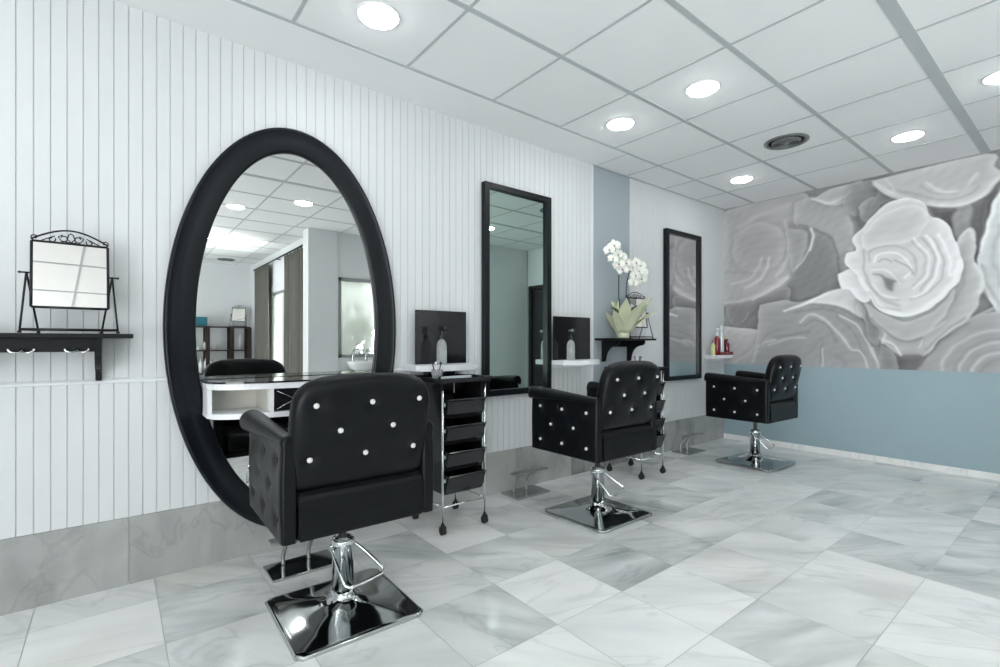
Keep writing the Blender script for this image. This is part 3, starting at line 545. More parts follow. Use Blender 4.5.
# ================================================================ CEILING FITTINGS
def make_downlight():
    t = thing('ceiling_downlight', 'x', 'ceiling light', (0, 0, H), 0, 'recessed round ceiling lights')
    bm = nb(); lathe(bm, [(0.100, 0.0), (0.100, -0.004), (0.096, -0.007), (0.088, -0.007), (0.085, 0.0)], seg=40); obj('trim_ring', bm, 'white', t)
    bm = nb(); lathe(bm, [(0.088, -0.002), (0.086, -0.011), (0.072, -0.016), (0.040, -0.019), (0, -0.020)][::-1], seg=40); obj('diffuser', bm, 'diff', t)
    return t
dl0 = make_downlight()
DL = [((0.966, 2.122), 'round recessed ceiling light above the oval mirror and nearest chair'),
      ((2.760, 2.122), 'round recessed ceiling light in tile nearest wall above middle chair'),
      ((4.580, 2.140), 'small looking recessed ceiling light nearest the mural and boarded wall corner'),
      ((2.760, 1.520), 'round recessed ceiling light in centre of photo, one tile out from wall'),
      ((4.580, 0.930), 'recessed ceiling light in front of mural, right of round vent'),
      ((3.970, 0.370), 'recessed ceiling light cut by right edge of the photo'),
      ((1.620, 0.020), 'recessed ceiling light seen at right of two in oval mirror'),
      ((1.070, -0.600), 'recessed ceiling light seen at upper left in oval mirror'),
      ((1.160, -2.670), 'recessed ceiling light at mirror edge, below upper left one in oval mirror'),
      ((-0.83, 2.122), 'recessed ceiling light above the left wall shelf, outside the frame'),
      ((-0.83, 0.30), 'added unseen ceiling light behind the camera at left'),  # unseen extra fitting, added to even out the room light
      ((3.37, -0.55), 'recessed ceiling light above the frosted window')]
for i, ((x, y), lab) in enumerate(DL):
    o = dl0 if i == 0 else copy_tree(dl0)
    place(o, (x, y, H), 0, lab)
def make_vent(label, loc):
    t = thing('ceiling_vent', label, 'ceiling vent', loc, 0, 'round metal ceiling vents')
    bm = nb(); lathe(bm, [(0.150, 0), (0.150, -0.006), (0.128, -0.012), (0.120, -0.004), (0.120, 0.0)], seg=40); obj('outer_ring', bm, 'vent', t)
    bm = nb(); lathe(bm, [(0.118, -0.001), (0, -0.0012)], seg=40); obj('dark_core', bm, 'dark', t)
    for r in (0.100, 0.074, 0.048):
        bm = nb(); lathe(bm, [(r, -0.003), (r, -0.007), (r-0.014, -0.018), (r-0.017, -0.016), (r-0.004, -0.003)], seg=40); obj('louvre_ring', bm, 'vent', t)
    bm = nb(); lathe(bm, [(0, -0.02), (0.02, -0.018), (0.022, -0.004)], seg=24); obj('centre_cap', bm, 'brushed', t)
    return t
v0 = make_vent('round grey metal vent in the ceiling in front of mural', (3.99, 1.53, H))
v1 = copy_tree(v0); place(v1, (1.62, -4.6, H), 0, 'round dark ceiling vent by the far wall, seen in oval mirror')
# ================================================================ MIRRORS
def oval_mirror():
    cx, cz = 0.768, 1.170
    t = thing('oval_mirror', 'tall oval wall mirror with wide black frame behind the nearest chair', 'mirror', (cx, WY, 0))
    # section: (fraction from outer to inner, offset toward room)
    A, B, a, b = 0.588, 1.068, 0.458, 0.938
    sec = [(0.0, -0.001), (0.0, -0.030), (0.03, -0.039), (0.09, -0.043), (0.14, -0.041), (0.16, -0.037), (0.5, -0.040), (0.9, -0.036), (0.97, -0.032), (1.0, -0.024), (1.0, -0.004)]
    bm = nb(); n = 128; rings = []
    for k in range(n):
        th = 2*PI*k/n; ring = []
        for f, yo in sec:
            ra = A+(a-A)*f; rb = B+(b-B)*f
            ring.append(bm.verts.new((ra*math.cos(th), yo, cz+rb*math.sin(th))))
        rings.append(ring)
    for k in range(n):
        P, Q = rings[k], rings[(k+1) % n]
        for i in range(len(sec)-1):
            f = bm.faces.new((P[i], P[i+1], Q[i+1], Q[i])); f.smooth = True
    obj('frame', bm, 'frame', t)
    bm = nb(); vs = [bm.verts.new(((a+0.004)*math.cos(2*PI*k/n), -0.014, cz+(b+0.004)*math.sin(2*PI*k/n))) for k in range(n)]; bm.faces.new(vs)
    vs2 = [bm.verts.new((v.co.x, -0.004, v.co.z)) for v in vs]; bm.faces.new(vs2)
    for k in range(n): bm.faces.new((vs[k], vs[(k+1) % n], vs2[(k+1) % n], vs2[k]))
    obj('mirror_glass', bm, 'mirror', t)
oval_mirror()
def rect_mirror(x0, label, glass, rz=0.0, rx=0.0):
    wd, z0, z1, fw, dp = 0.648, 0.712, 2.222, 0.043, 0.045
    t = thing('rectangular_mirror', label, 'mirror', (x0, WY, 0), 0, 'tall rectangular wall mirrors')
    bm = nb()
    def fr(a, b, c, d): box(bm, a, b, -dp, -0.001, c, d, 0.0025)
    fr(0, fw, z0, z1); fr(wd-fw, wd, z0, z1); fr(fw, wd-fw, z0, z0+fw); fr(fw, wd-fw, z1-fw, z1)
    obj('frame', bm, 'frame', t)
    bm = nb(); box(bm, fw-0.002-wd/2, wd-fw+0.002-wd/2, -0.003, 0.003, z0+fw-0.002, z1-fw+0.002)
    g = obj('mirror_glass', bm, glass, t); g.location = (wd/2, -0.020+1.467*math.sin(rx), 0); g.rotation_euler = (rx, 0, rz)
    return t
rect_mirror(2.027, 'tall black-framed rectangular mirror with greenish glass behind the middle chair', 'mirror_g', math.radians(0.9))
rect_mirror(4.262, 'tall black-framed rectangular mirror reflecting the rose mural, near the farthest chair', 'mirror_w')

# ================================================================ BLACK WALL SHELVES AND TABLETOP MIRRORS
def wall_shelf(x0, x1, bxs, hooks, label, ztop=1.129):
    """back apron, plank and two scrolled brackets; local origin at left end against the wall"""
    t = thing('black_wall_shelf', label, 'wall shelf', (x0, WY, 0), 0, 'black bracketed wall shelves')
    L_ = x1-x0
    bm = nb(); box(bm, 0, L_, -0.205, -0.001, ztop-0.018, ztop, 0.003); obj('shelf_board', bm, 'black_wood', t)
    bm = nb(); box(bm, bxs[0]-x0, bxs[1]-x0, -0.155 if hooks else -0.016, -0.140 if hooks else -0.001, ztop-0.074, ztop-0.0185, 0.002); obj('apron', bm, 'black_wood', t)
    for bx in bxs:
        bm = nb(); c = bx-x0
        if hooks: pf = [(-0.001, ztop-0.0185), (-0.172, ztop-0.0185), (-0.172, ztop-0.055)] + [(-0.172+0.135*(1-math.cos(a)), ztop-0.055-0.105*math.sin(a)) for a in np.linspace(0.15, PI/2, 8)] + [(-0.03, ztop-0.200), (-0.001, ztop-0.205)]
        else: pf = [(-0.001, ztop-0.0185), (-0.185, ztop-0.0185), (-0.186, ztop-0.045), (-0.165, ztop-0.060), (-0.150, ztop-0.062)] + [(-0.150+0.11*math.sin(a), ztop-0.062-0.11*(1-math.cos(a))) for a in np.linspace(0.2, PI/2, 7)] + [(-0.035, ztop-0.200), (-0.001, ztop-0.205)]
        prism(bm, pf, c-0.011, c+0.011, 'x', 0.002); obj('bracket', bm, 'black_wood', t)
    if hooks:
        for hx in hooks:
            for s in (-1, 1):
                bm = nb(); px_ = hx-x0+s*0.020
                tube(bm, smooth([(px_-s*0.018, -0.157, ztop-0.060), (px_-s*0.012, -0.172, ztop-0.072), (px_, -0.180, ztop-0.075), (px_+s*0.014, -0.178, ztop-0.068), (px_+s*0.016, -0.176, ztop-0.060)], 4), 0.0042, 8)
                obj('hook', bm, 'chrome', t)
    return t
wall_shelf(-0.57, 0.066, (-0.05, -0.46), (-0.115, -0.275, -0.40), 'black wall shelf with metal hooks at the left edge, left of oval mirror')
wall_shelf(3.235, 3.840, (3.335, 3.690), (), 'black wall shelf with curved brackets holding the orchid, right of middle mirror')

def tabletop_mirror(loc, rz, label, tilt, w_=0.232, h_=0.265):
    t = thing('tabletop_mirror', label, 'tabletop mirror', loc, rz, 'small black iron tabletop mirrors')
    pz = 0.235                                   # pivot height
    def T(x, y, z):                              # tilt about the pivot
        c, s = math.cos(tilt), math.sin(tilt); dz = z-pz; return (x, y*c+dz*s, pz-y*s+dz*c)
    def tt(bm, pts, r, seg=8, closed=False): tube(bm, [T(*p) for p in pts], r, seg, closed)
    z0 = 0.100; z1 = z0+h_; hw = w_/2
    bm = nb()
    for a, b in (((-hw, 0, z0), (hw, 0, z0)), ((hw, 0, z0), (hw, 0, z1)), ((hw, 0, z1), (-hw, 0, z1)), ((-hw, 0, z1), (-hw, 0, z0))):
        tt(bm, [a, b], 0.0052)
    obj('frame', bm, 'iron', t)
    bm = nb(); vs = [bm.verts.new(T(x, y, z)) for y in (-0.002, 0.003) for x, z in ((-hw, z0), (hw, z0), (hw, z1), (-hw, z1))]
    for f in ((0, 1, 2, 3), (7, 6, 5, 4), (0, 4, 5, 1), (1, 5, 6, 2), (2, 6, 7, 3), (3, 7, 4, 0)): bm.faces.new([vs[i] for i in f])
    obj('mirror_glass', bm, 'mirror_b', t)
    bm = nb()
    arch = [(-hw-0.002, 0.006)] + [(x, 0.010+0.046*math.cos(x/hw*PI/2)**1.0) for x in np.linspace(-hw*0.9, hw*0.9, 13)] + [(hw+0.002, 0.006)]
    tt(bm, [(x, 0, z1+z) for x, z in smooth2(arch)], 0.0034)
    def curl(cx, cz, r, a0, a1, s=1, n=14): return [(cx+s*r*(1-0.55*k/n)*math.cos(a0+(a1-a0)*k/n), 0, z1+cz+r*(1-0.55*k/n)*math.sin(a0+(a1-a0)*k/n)) for k in range(n+1)]
    for s in (-1, 1):
        tt(bm, curl(s*hw*0.93, 0.016, 0.011, -0.6, 4.4, s), 0.0022, 6)
        tt(bm, curl(s*hw*0.50, 0.013, 0.012, 2.6, 8.0, s), 0.0022, 6)
        tt(bm, curl(s*hw*0.20, 0.022, 0.015, 5.2, 0.2, s), 0.0022, 6)
        tt(bm, [(s*hw*0.75, 0, z1+0.006), (s*hw*0.6, 0, z1+0.016), (s*hw*0.42, 0, z1+0.028)], 0.0022, 6)
        tt(bm, [(0, 0, z1+0.006), (s*hw*0.10, 0, z1+0.020), (s*hw*0.06, 0, z1+0.038), (0, 0, z1+0.044)], 0.0022, 6)
        tt(bm, [(0, 0, z1+0.005), (s*hw*0.25, 0, z1+0.010), (s*hw*0.34, 0, z1+0.026), (s*hw*0.22, 0, z1+0.036)], 0.0022, 6)
    obj('scroll_crest', bm, 'iron', t)
    for s in (-1, 1):
        bm = nb(); ex = hw+0.014
        tube(bm, [(s*ex, 0.0, pz+0.002), (s*(hw-0.018), 0.062, 0.006)], 0.0036, 8)
        tube(bm, [(s*ex, 0.0, pz+0.002), (s*(ex+0.016), -0.055, 0.006)], 0.0036, 8)
        tube(bm, [(s*(ex+0.016), -0.055, 0.012), (s*(hw-0.018), 0.062, 0.012)], 0.0032, 8)
        lathe(bm, [(0, 0), (0.006, 0), (0.006, 0.008), (0, 0.010)], s*(ex+0.016), -0.055, 10); lathe(bm, [(0, 0), (0.006, 0), (0.006, 0.008), (0, 0.010)], s*(hw-0.018), 0.062, 10)
        obj('leg', bm, 'iron', t)
        bm = nb(); tube(bm, [(s*(hw-0.002), 0, pz), (s*(ex+0.016), 0, pz)], 0.0034, 8); lathe(bm, [(0, pz-0.006), (0.006, pz), (0, pz+0.006)], s*(ex+0.019), 0, 10); obj('pivot_knob', bm, 'iron', t)
    bm = nb(); ex = hw+0.030; tube(bm, [(-ex, -0.055, 0.014), (ex, -0.055, 0.014)], 0.0045, 8); tube(bm, [(-hw+0.018, 0.062, 0.014), (hw-0.018, 0.062, 0.014)], 0.0040, 8); obj('base_bar', bm, 'iron', t)
    return t
def smooth2(p): return [(v.x, v.y) for v in smooth([Vector((a, b, 0)) for a, b in p], 3)]
tabletop_mirror((-0.134, 2.62, 1.130), math.radians(3), 'black iron tabletop mirror with scroll crest on the left wall shelf', math.radians(9))
tabletop_mirror((3.715, 2.672, 1.130), math.radians(-6), 'black iron tabletop mirror with scroll crest, behind the orchid', math.radians(6))
tabletop_mirror((1.90, -5.03, 1.398), math.radians(202), 'black iron tabletop mirror on shelving unit seen in oval mirror', math.radians(15))

# ================================================================ WHITE SHELVES, PANELS, BOTTLES
def white_shelf(xa, xb, label, dp=0.17, bow=0.075):
    t = thing('white_wall_shelf', label, 'wall shelf', ((xa+xb)/2, WY, 0), 0, 'white bow-fronted wall shelves')
    h = (xb-xa)/2
    pl = [(-h, -0.002), (-h, -dp)] + [(-h+2*h*k/14, -dp-bow*math.sin(PI*k/14)) for k in range(1, 14)] + [(h, -dp), (h, -0.002)]
    bm = nb(); prism(bm, pl, 0.918, 0.955, 'z', 0.003); obj('shelf_board', bm, 'white', t)
    bm = nb(); box(bm, -h+0.03, h-0.03, -0.022, -0.001, 0.892, 0.9175, 0.002); obj('wall_batten', bm, 'white', t)
white_shelf(1.42, 1.86, 'white bow-fronted wall shelf between oval mirror and first rectangular mirror')
white_shelf(2.675, 3.10, 'white bow-fronted wall shelf right of the greenish rectangular mirror')
white_shelf(5.04, 5.46, 'white wall shelf holding red bottles in the corner by the mural', 0.11, 0.02)
def panel(xa, xb, y, label):
    t = thing('standing_panel', label, 'panel', ((xa+xb)/2, y, 0.956), 0, 'glossy black upright panels on white shelves')
    h = (xb-xa)/2
    bm = nb(); box(bm, -h, h, -0.004, 0.004, 0.0, 0.342, 0.001); obj('panel_sheet', bm, 'gloss', t)
    bm = nb(); box(bm, -h*0.6, h*0.6, 0.005, 0.035, 0, 0.012, 0.002); obj('rear_foot', bm, 'plastic', t)
panel(1.475, 1.858, 2.705, 'glossy black square panel standing on white shelf beside the oval mirror')
panel(2.672, 3.098, 2.695, 'glossy black square panel standing on white shelf below the orchid, left of it')

def spray_bottle(loc, label, body='frosty', cap='plastic', s=1.0, tall=0.16):
    t = thing('spray_bottle', label, 'bottle', loc)
    bm = nb(); lathe(bm, [(0, 0), (0.030*s, 0), (0.032*s, 0.006), (0.032*s, tall*0.72), (0.026*s, tall*0.88), (0.012*s, tall*0.97), (0.011*s, tall)], seg=24); obj('bottle_body', bm, body, t)
    bm = nb(); lathe(bm, [(0.015*s, tall), (0.015*s, tall+0.022), (0.008*s, tall+0.028), (0.008*s, tall+0.055), (0, tall+0.056)], seg=16)
    box(bm, -0.011*s, 0.011*s, -0.045*s, 0.020*s, tall+0.056, tall+0.082, 0.004); tube(bm, [(0, -0.03*s, tall+0.056), (0, -0.042*s, tall+0.030)], 0.004, 8)
    obj('spray_head', bm, cap, t); return t
spray_bottle((1.604, 2.60, 0.956), 'clear spray bottle with black head before the panel beside oval mirror')
spray_bottle((2.770, 2.60, 0.956), 'clear spray bottle with black head on shelf right of greenish mirror')
def pump_bottle(loc, label, body, cap, r, h, ch, pump=True, name='pump_bottle', cat='bottle'):
    t = thing(name, label, cat, loc)
    bm = nb(); lathe(bm, [(0, 0), (r*0.96, 0), (r, 0.005), (r, h*0.72), (r*0.9, h*0.84), (r*0.45, h*0.97), (r*0.42, h)], seg=20); obj('bottle_body', bm, body, t)
    bm = nb()
    if pump:
        lathe(bm, [(r*0.5, h), (r*0.5, h+ch*0.35), (r*0.16, h+ch*0.4), (r*0.16, h+ch*0.78), (r*0.4, h+ch*0.8), (r*0.4, h+ch), (0, h+ch)], seg=14); box(bm, -r*0.15, r*0.15, -r*1.3, 0, h+ch*0.82, h+ch*0.97, 0.001)
    else: lathe(bm, [(r*0.52, h), (r*0.55, h+ch*0.1), (r*0.48, h+ch), (0, h+ch)], seg=16)
    obj('cap', bm, cap, t); return t
Z3 = 0.956
pump_bottle((5.10, 2.69, Z3), 'slim yellow-green bottle, leftmost on the corner shelf', 'yellow', 'frosty', 0.024, 0.13, 0.03, False, 'slim_bottle')
bm_t = thing('red_tray', 'low dark red tray under the bottles on the corner shelf', 'tray', (5.31, 2.695, Z3))
bm = nb(); box(bm, -0.148, 0.148, -0.05, 0.05, 0, 0.006, 0.002)
for a, b, c, d in ((-0.148, 0.148, -0.05, -0.044), (-0.148, 0.148, 0.044, 0.05), (-0.148, -0.142, -0.05, 0.05), (0.142, 0.148, -0.05, 0.05)): box(bm, a, b, c, d, 0.0, 0.032, 0.001)
obj('tray_shell', bm, 'red', bm_t)
pump_bottle((5.195, 2.695, Z3+0.0075), 'red bottle with tall white pump on the corner shelf', 'red', 'white', 0.034, 0.20, 0.085)
pump_bottle((5.30, 2.700, Z3+0.0065), 'tall pale silver spray can on the corner shelf', 'silver', 'white', 0.028, 0.27, 0.05, False, 'spray_can', 'spray can')
pump_bottle((5.37, 2.672, Z3+0.0065), 'dark red bottle next to the silver can, left of the green-capped one', 'pinkred', 'pinkred', 0.026, 0.14, 0.03, False, 'small_bottle')
pump_bottle((5.415, 2.712, Z3+0.0065), 'dark red bottle with pale green cap, rightmost on corner shelf', 'pinkred', 'yellow', 0.026, 0.165, 0.03, False, 'small_bottle')

# ---- half-oval white console with cubbies and black drawers in front of the oval mirror
def console():
    cx, h, dep, z0, z1 = 0.785, 0.450, 0.28, 0.742, 0.912
    t = thing('wall_console', 'white bow-fronted console with black drawers mounted before the oval mirror', 'console', (cx, WY-0.0435, 0))
    n = 40
    def out(k, g=0.0):
        x = -h+g+(2*(h-g))*k/n; u = abs(x)/(h-g); y = -(0.13+(dep-0.13-g)*math.sqrt(max(0, 1-u**2.6))); return (x, y)
    def plan(g=0.0): return [(-h+g, -0.0)]+[out(k, g) for k in range(n+1)]+[(h-g, 0.0)]
    bm = nb(); prism(bm, plan(-0.006), z1-0.008, z1, 'z', 0.002); obj('glass_top', bm, 'gloss', t)
    bm = nb(); prism(bm, plan(0), z1-0.036, z1-0.0085, 'z', 0.002); obj('top_board', bm, 'white', t)
    bm = nb(); prism(bm, plan(0), z0, z0+0.024, 'z', 0.002); obj('bottom_board', bm, 'white', t)
    bm = nb(); box(bm, -h+0.01, h-0.01, -0.012, 0.0, z0+0.0245, z1-0.0365)
    for x in (-0.205, 0.205): box(bm, x-0.010, x+0.010, -dep+0.045, -0.0125, z0+0.0245, z1-0.0365)
    obj('back_panel', bm, 'cream', t)
    for s in (-1, 1):
        bm = nb(); box(bm, s*h-s*0.001, s*h-s*0.020, -0.148, -0.002, z0+0.0245, z1-0.0365, 0.002); obj('side_post', bm, 'white', t)
        bm = nb(); box(bm, s*0.193, s*0.211, -dep+0.016, -dep+0.045, z0+0.0245, z1-0.0365, 0.001); obj('divider_post', bm, 'white', t)
    for s in (-1, 1):
        a, b = (-0.192, -0.002) if s < 0 else (0.002, 0.192)
        bm = nb(); box(bm, a, b, -dep+0.020, -dep+0.20, z0+0.028, z1-0.040, 0.002); d = obj('drawer', bm, 'gloss', t)
        bm = nb(); cxx, czz = (a+b)/2, (z0+z1)/2-0.006; yy = -dep+0.0185
        for p, q in ((a+0.012, z0+0.036), (b-0.012, z0+0.036), (a+0.012, z1-0.048), (b-0.012, z1-0.048)): tube(bm, [(cxx, yy, czz), (p, yy, q)], 0.0016, 6)
        obj('inlay_lines', bm, 'chrome', d)
        bm = nb(); bmesh.ops.create_uvsphere(bm, u_segments=14, v_segments=10, radius=0.010, matrix=Matrix.Translation((cxx, yy-0.010, czz))); obj('knob', bm, 'crystal', d, True)
console()

# ================================================================ ORCHID
def orchid():
    t = thing('potted_orchid', 'white orchid in a pot wrapped with pale green paper on black shelf', 'potted orchid', (3.45, 2.625, 1.130))
    bm = nb(); lathe(bm, [(0, 0), (0.050, 0), (0.054, 0.02), (0.064, 0.12), (0.068, 0.135), (0.062, 0.135), (0.056, 0.115), (0, 0.115)], seg=28); obj('pot', bm, 'wrap', t)
    r_ = random.Random(5)
    # wrapping paper: pointed pleated sheets flaring outwards
    for k in range(17):
        a = 2*PI*k/17+0.2*r_.random(); Lh = 0.20+0.15*r_.random(); fl = 0.16+0.14*r_.random()
        if math.sin(a) > 0.1: fl *= 0.16
        if math.cos(a) > 0.3 and math.sin(a) > -0.45: fl *= 0.55
        bm = nb(); n = 8; ca, sa = math.cos(a), math.sin(a); prev = None
        for i in range(n+1):
            u = i/n; rad = 0.056+fl*u**1.25; z = 0.045+Lh*u-0.05*u*u; wd = (0.012+0.052*math.sin(PI*min(1, u*0.75+0.08)))*(1-u**3)+0.001
            row = []
            for j in range(5):
                v = (j-2)/2; off = wd*v; pl = 0.014*(1-abs(v))*(-1)+0.004*((j+i) % 2)
                row.append(bm.verts.new(((rad+pl)*ca-off*sa, (rad+pl)*sa+off*ca, z)))
            if prev:
                for j in range(4): bm.faces.new((prev[j], prev[j+1], row[j+1], row[j])).smooth = True
            prev = row
        o = obj('wrapping_sheet', bm, 'wrap', t); o.modifiers.new('solid', 'SOLIDIFY').thickness = 0.0015
    for a, Lh, wd in ((2.9, 0.24, 0.03), (-0.4, 0.26, 0.032), (-1.9, 0.20, 0.03), (0.9, 0.18, 0.03), (-2.7, 0.17, 0.028)):
        bm = nb(); prev = None; ca, sa = math.cos(a), math.sin(a); q = 0.25 if sa > 0.3 else 0.45
        for i in range(11):
            u = i/10; rad = 0.02+Lh*q*u**1.3; z = 0.13+Lh*u*0.95-0.10*u*u; ww = wd*math.sin(PI*(0.08+0.92*u))+0.001
            row = [bm.verts.new((rad*ca-ww*v*sa, rad*sa+ww*v*ca, z+0.008*abs(v))) for v in (-1, 0, 1)]
            if prev:
                for j in range(2): bm.faces.new((prev[j], prev[j+1], row[j+1], row[j])).smooth = True
            prev = row
        o = obj('leaf', bm, 'leaf', t); o.modifiers.new('solid', 'SOLIDIFY').thickness = 0.002
    Q_ = -0.02
    stems = [[(-0.02, 0, 0.12), (-0.045, 0.01, 0.35), (-0.06, 0.0, 0.56), (-0.10, -0.02, 0.70), (-0.18, -0.03, 0.765), (-0.25, -0.04, 0.75)],
             [(0.03, 0, 0.12), (0.05, 0.01, 0.32), (0.055, 0.0, 0.50), (0.09, -0.02, 0.62), (0.15, -0.03, 0.665), (0.21, -0.03, 0.64)]]
    for st in stems:
        bm = nb(); P = smooth(st, 6); tube(bm, P, [0.0055-0.003*i/len(P) for i in range(len(P))], 8); obj('stem', bm, 'stem', t)
    def flower(p, facing, s, roll):
        bm = nb()
        zax = Vector(facing).normalized(); xax = zax.cross(Vector((0, 0, 1))).normalized(); yax = xax.cross(zax).normalized()
        def W_(x, y, z): return Vector(p)+xax*x*s+yax*y*s+zax*z*s
        for k, (ang, ln, wd) in enumerate([(90, 1.0, .36), (215, 1.0, .34), (325, 1.0, .34), (5, .98, .62), (175, .98, .62)]):
            a = math.radians(ang+roll); prev = None
            for i in range(6):
                u = i/5; ww = wd*math.sin(PI*min(1, 0.12+0.86*u))**0.8; rad = 0.08+ln*u; zz = 0.10+0.18*u-0.30*u*u+(0.03 if k > 2 else 0)
                row = [bm.verts.new(W_(rad*math.cos(a)-ww*v*math.sin(a), rad*math.sin(a)+ww*v*math.cos(a), zz+0.08*abs(v))) for v in (-1, -.5, 0, .5, 1)]
                if prev:
                    for j in range(4): bm.faces.new((prev[j], prev[j+1], row[j+1], row[j])).smooth = True
                prev = row
        f = obj('flower', bm, 'petal', t); f.modifiers.new('solid', 'SOLIDIFY').thickness = 0.001
        bm = nb(); bmesh.ops.create_uvsphere(bm, u_segments=10, v_segments=8, radius=0.12*s, matrix=Matrix.Translation(W_(0, -0.08, 0.22))); obj('flower_lip', bm, 'petalc', f, True)
    spots = [(-0.250, -0.05, 0.745), (-0.215, -0.06, 0.675), (-0.190, -0.055, 0.785), (-0.150, -0.06, 0.715), (-0.125, -0.05, 0.640), (-0.100, -0.06, 0.700), (-0.075, -0.05, 0.600), (-0.040, -0.06, 0.655),
             (0.060, -0.05, 0.630), (0.085, -0.06, 0.560), (0.115, -0.05, 0.675), (0.140, -0.06, 0.600), (0.170, -0.055, 0.655), (0.205, -0.05, 0.600), (0.190, -0.05, 0.540), (0.075, -0.05, 0.500)]
    for p in spots: flower((p[0], p[1], p[2]-0.018), (-0.6+0.7*(r_.random()-.5), -1, 0.3*(r_.random()-.4)), 0.046+0.008*r_.random(), r_.uniform(-15, 15))
orchid()
# ================================================================ SALON CHAIRS
def cushion(w_, h_, T, dimples=(), rad=0.35, nu=44, nv=44, topbow=0.0, side='both', dr=0.028, dd=0.014, pw=4.0, flat_bottom=False):
    """padded slab in local (x, z) with thickness along y; rounded outline; dimples: (x,z)"""
    bm = nb(); layers = []
    def sq(s, t):
        # square -> rounded rectangle (superellipse blend), rounder at the top
        n = 4.6 if t > 0 or not flat_bottom else 14.0
        m = max(abs(s), abs(t)); 
        if m < 1e-6: return 0, 0
        L = (abs(s)**n+abs(t)**n)**(1/n); k = m/L
        return s*k, t*k
    for sgn in (-1, 1):
        g = []
        for j in range(nv+1):
            row = []
            for i in range(nu+1):
                s, t = -1+2*i/nu, -1+2*j/nv
                s = math.sin(s*PI/2)*0.45+s*0.55; t = math.sin(t*PI/2)*0.45+t*0.55
                a, b = sq(s, t); m = max(abs(s), abs(t))
                th = T/2*(max(0.0, 1-m**7))**(1/2.2)
                x = a*w_/2; z = b*h_/2+topbow*(1-a*a)*max(0, b)
                d = 0
                if side == 'both' or (side == 'back') == (sgn < 0):
                    for (dx, dz) in dimples:
                        r2 = ((x-dx)**2+(z-dz)**2)/dr**2
                        if r2 < 9: d += dd*math.exp(-r2)
                    # soft pillows between buttons
                row.append(bm.verts.new((x, sgn*max(0.0, th-d), z)))
            g.append(row)
        layers.append(g)
        for j in range(nv):
            for i in range(nu):
                q = (g[j][i], g[j][i+1], g[j+1][i+1], g[j+1][i])
                bm.faces.new(q if sgn < 0 else q[::-1]).smooth = True
    bmesh.ops.remove_doubles(bm, verts=bm.verts, dist=1e-5)
    return bm
def button_bm(kind):
    bm = nb()
    if kind == 'crystal':
        lathe(bm, [(0.0105, 0), (0.0105, 0.004), (0.007, 0.0085), (0, 0.0095)], seg=8)
        for f in bm.faces: f.smooth = False
    else: lathe(bm, [(0.010, 0), (0.009, 0.003), (0.005, 0.005), (0, 0.0055)], seg=12)
    return bm
BTN_BACK = [(-0.19, 0.12), (0.01, 0.12), (0.20, 0.12), (-0.10, 0.022), (0.10, 0.022), (-0.20, -0.075), (0.0, -0.075), (0.195, -0.075)]
BTN_SIDE = [(0.230, 0.685), (0.040, 0.683), (-0.155, 0.681), (0.135, 0.580), (-0.055, 0.580), (0.230, 0.475), (0.040, 0.475), (-0.155, 0.475)]
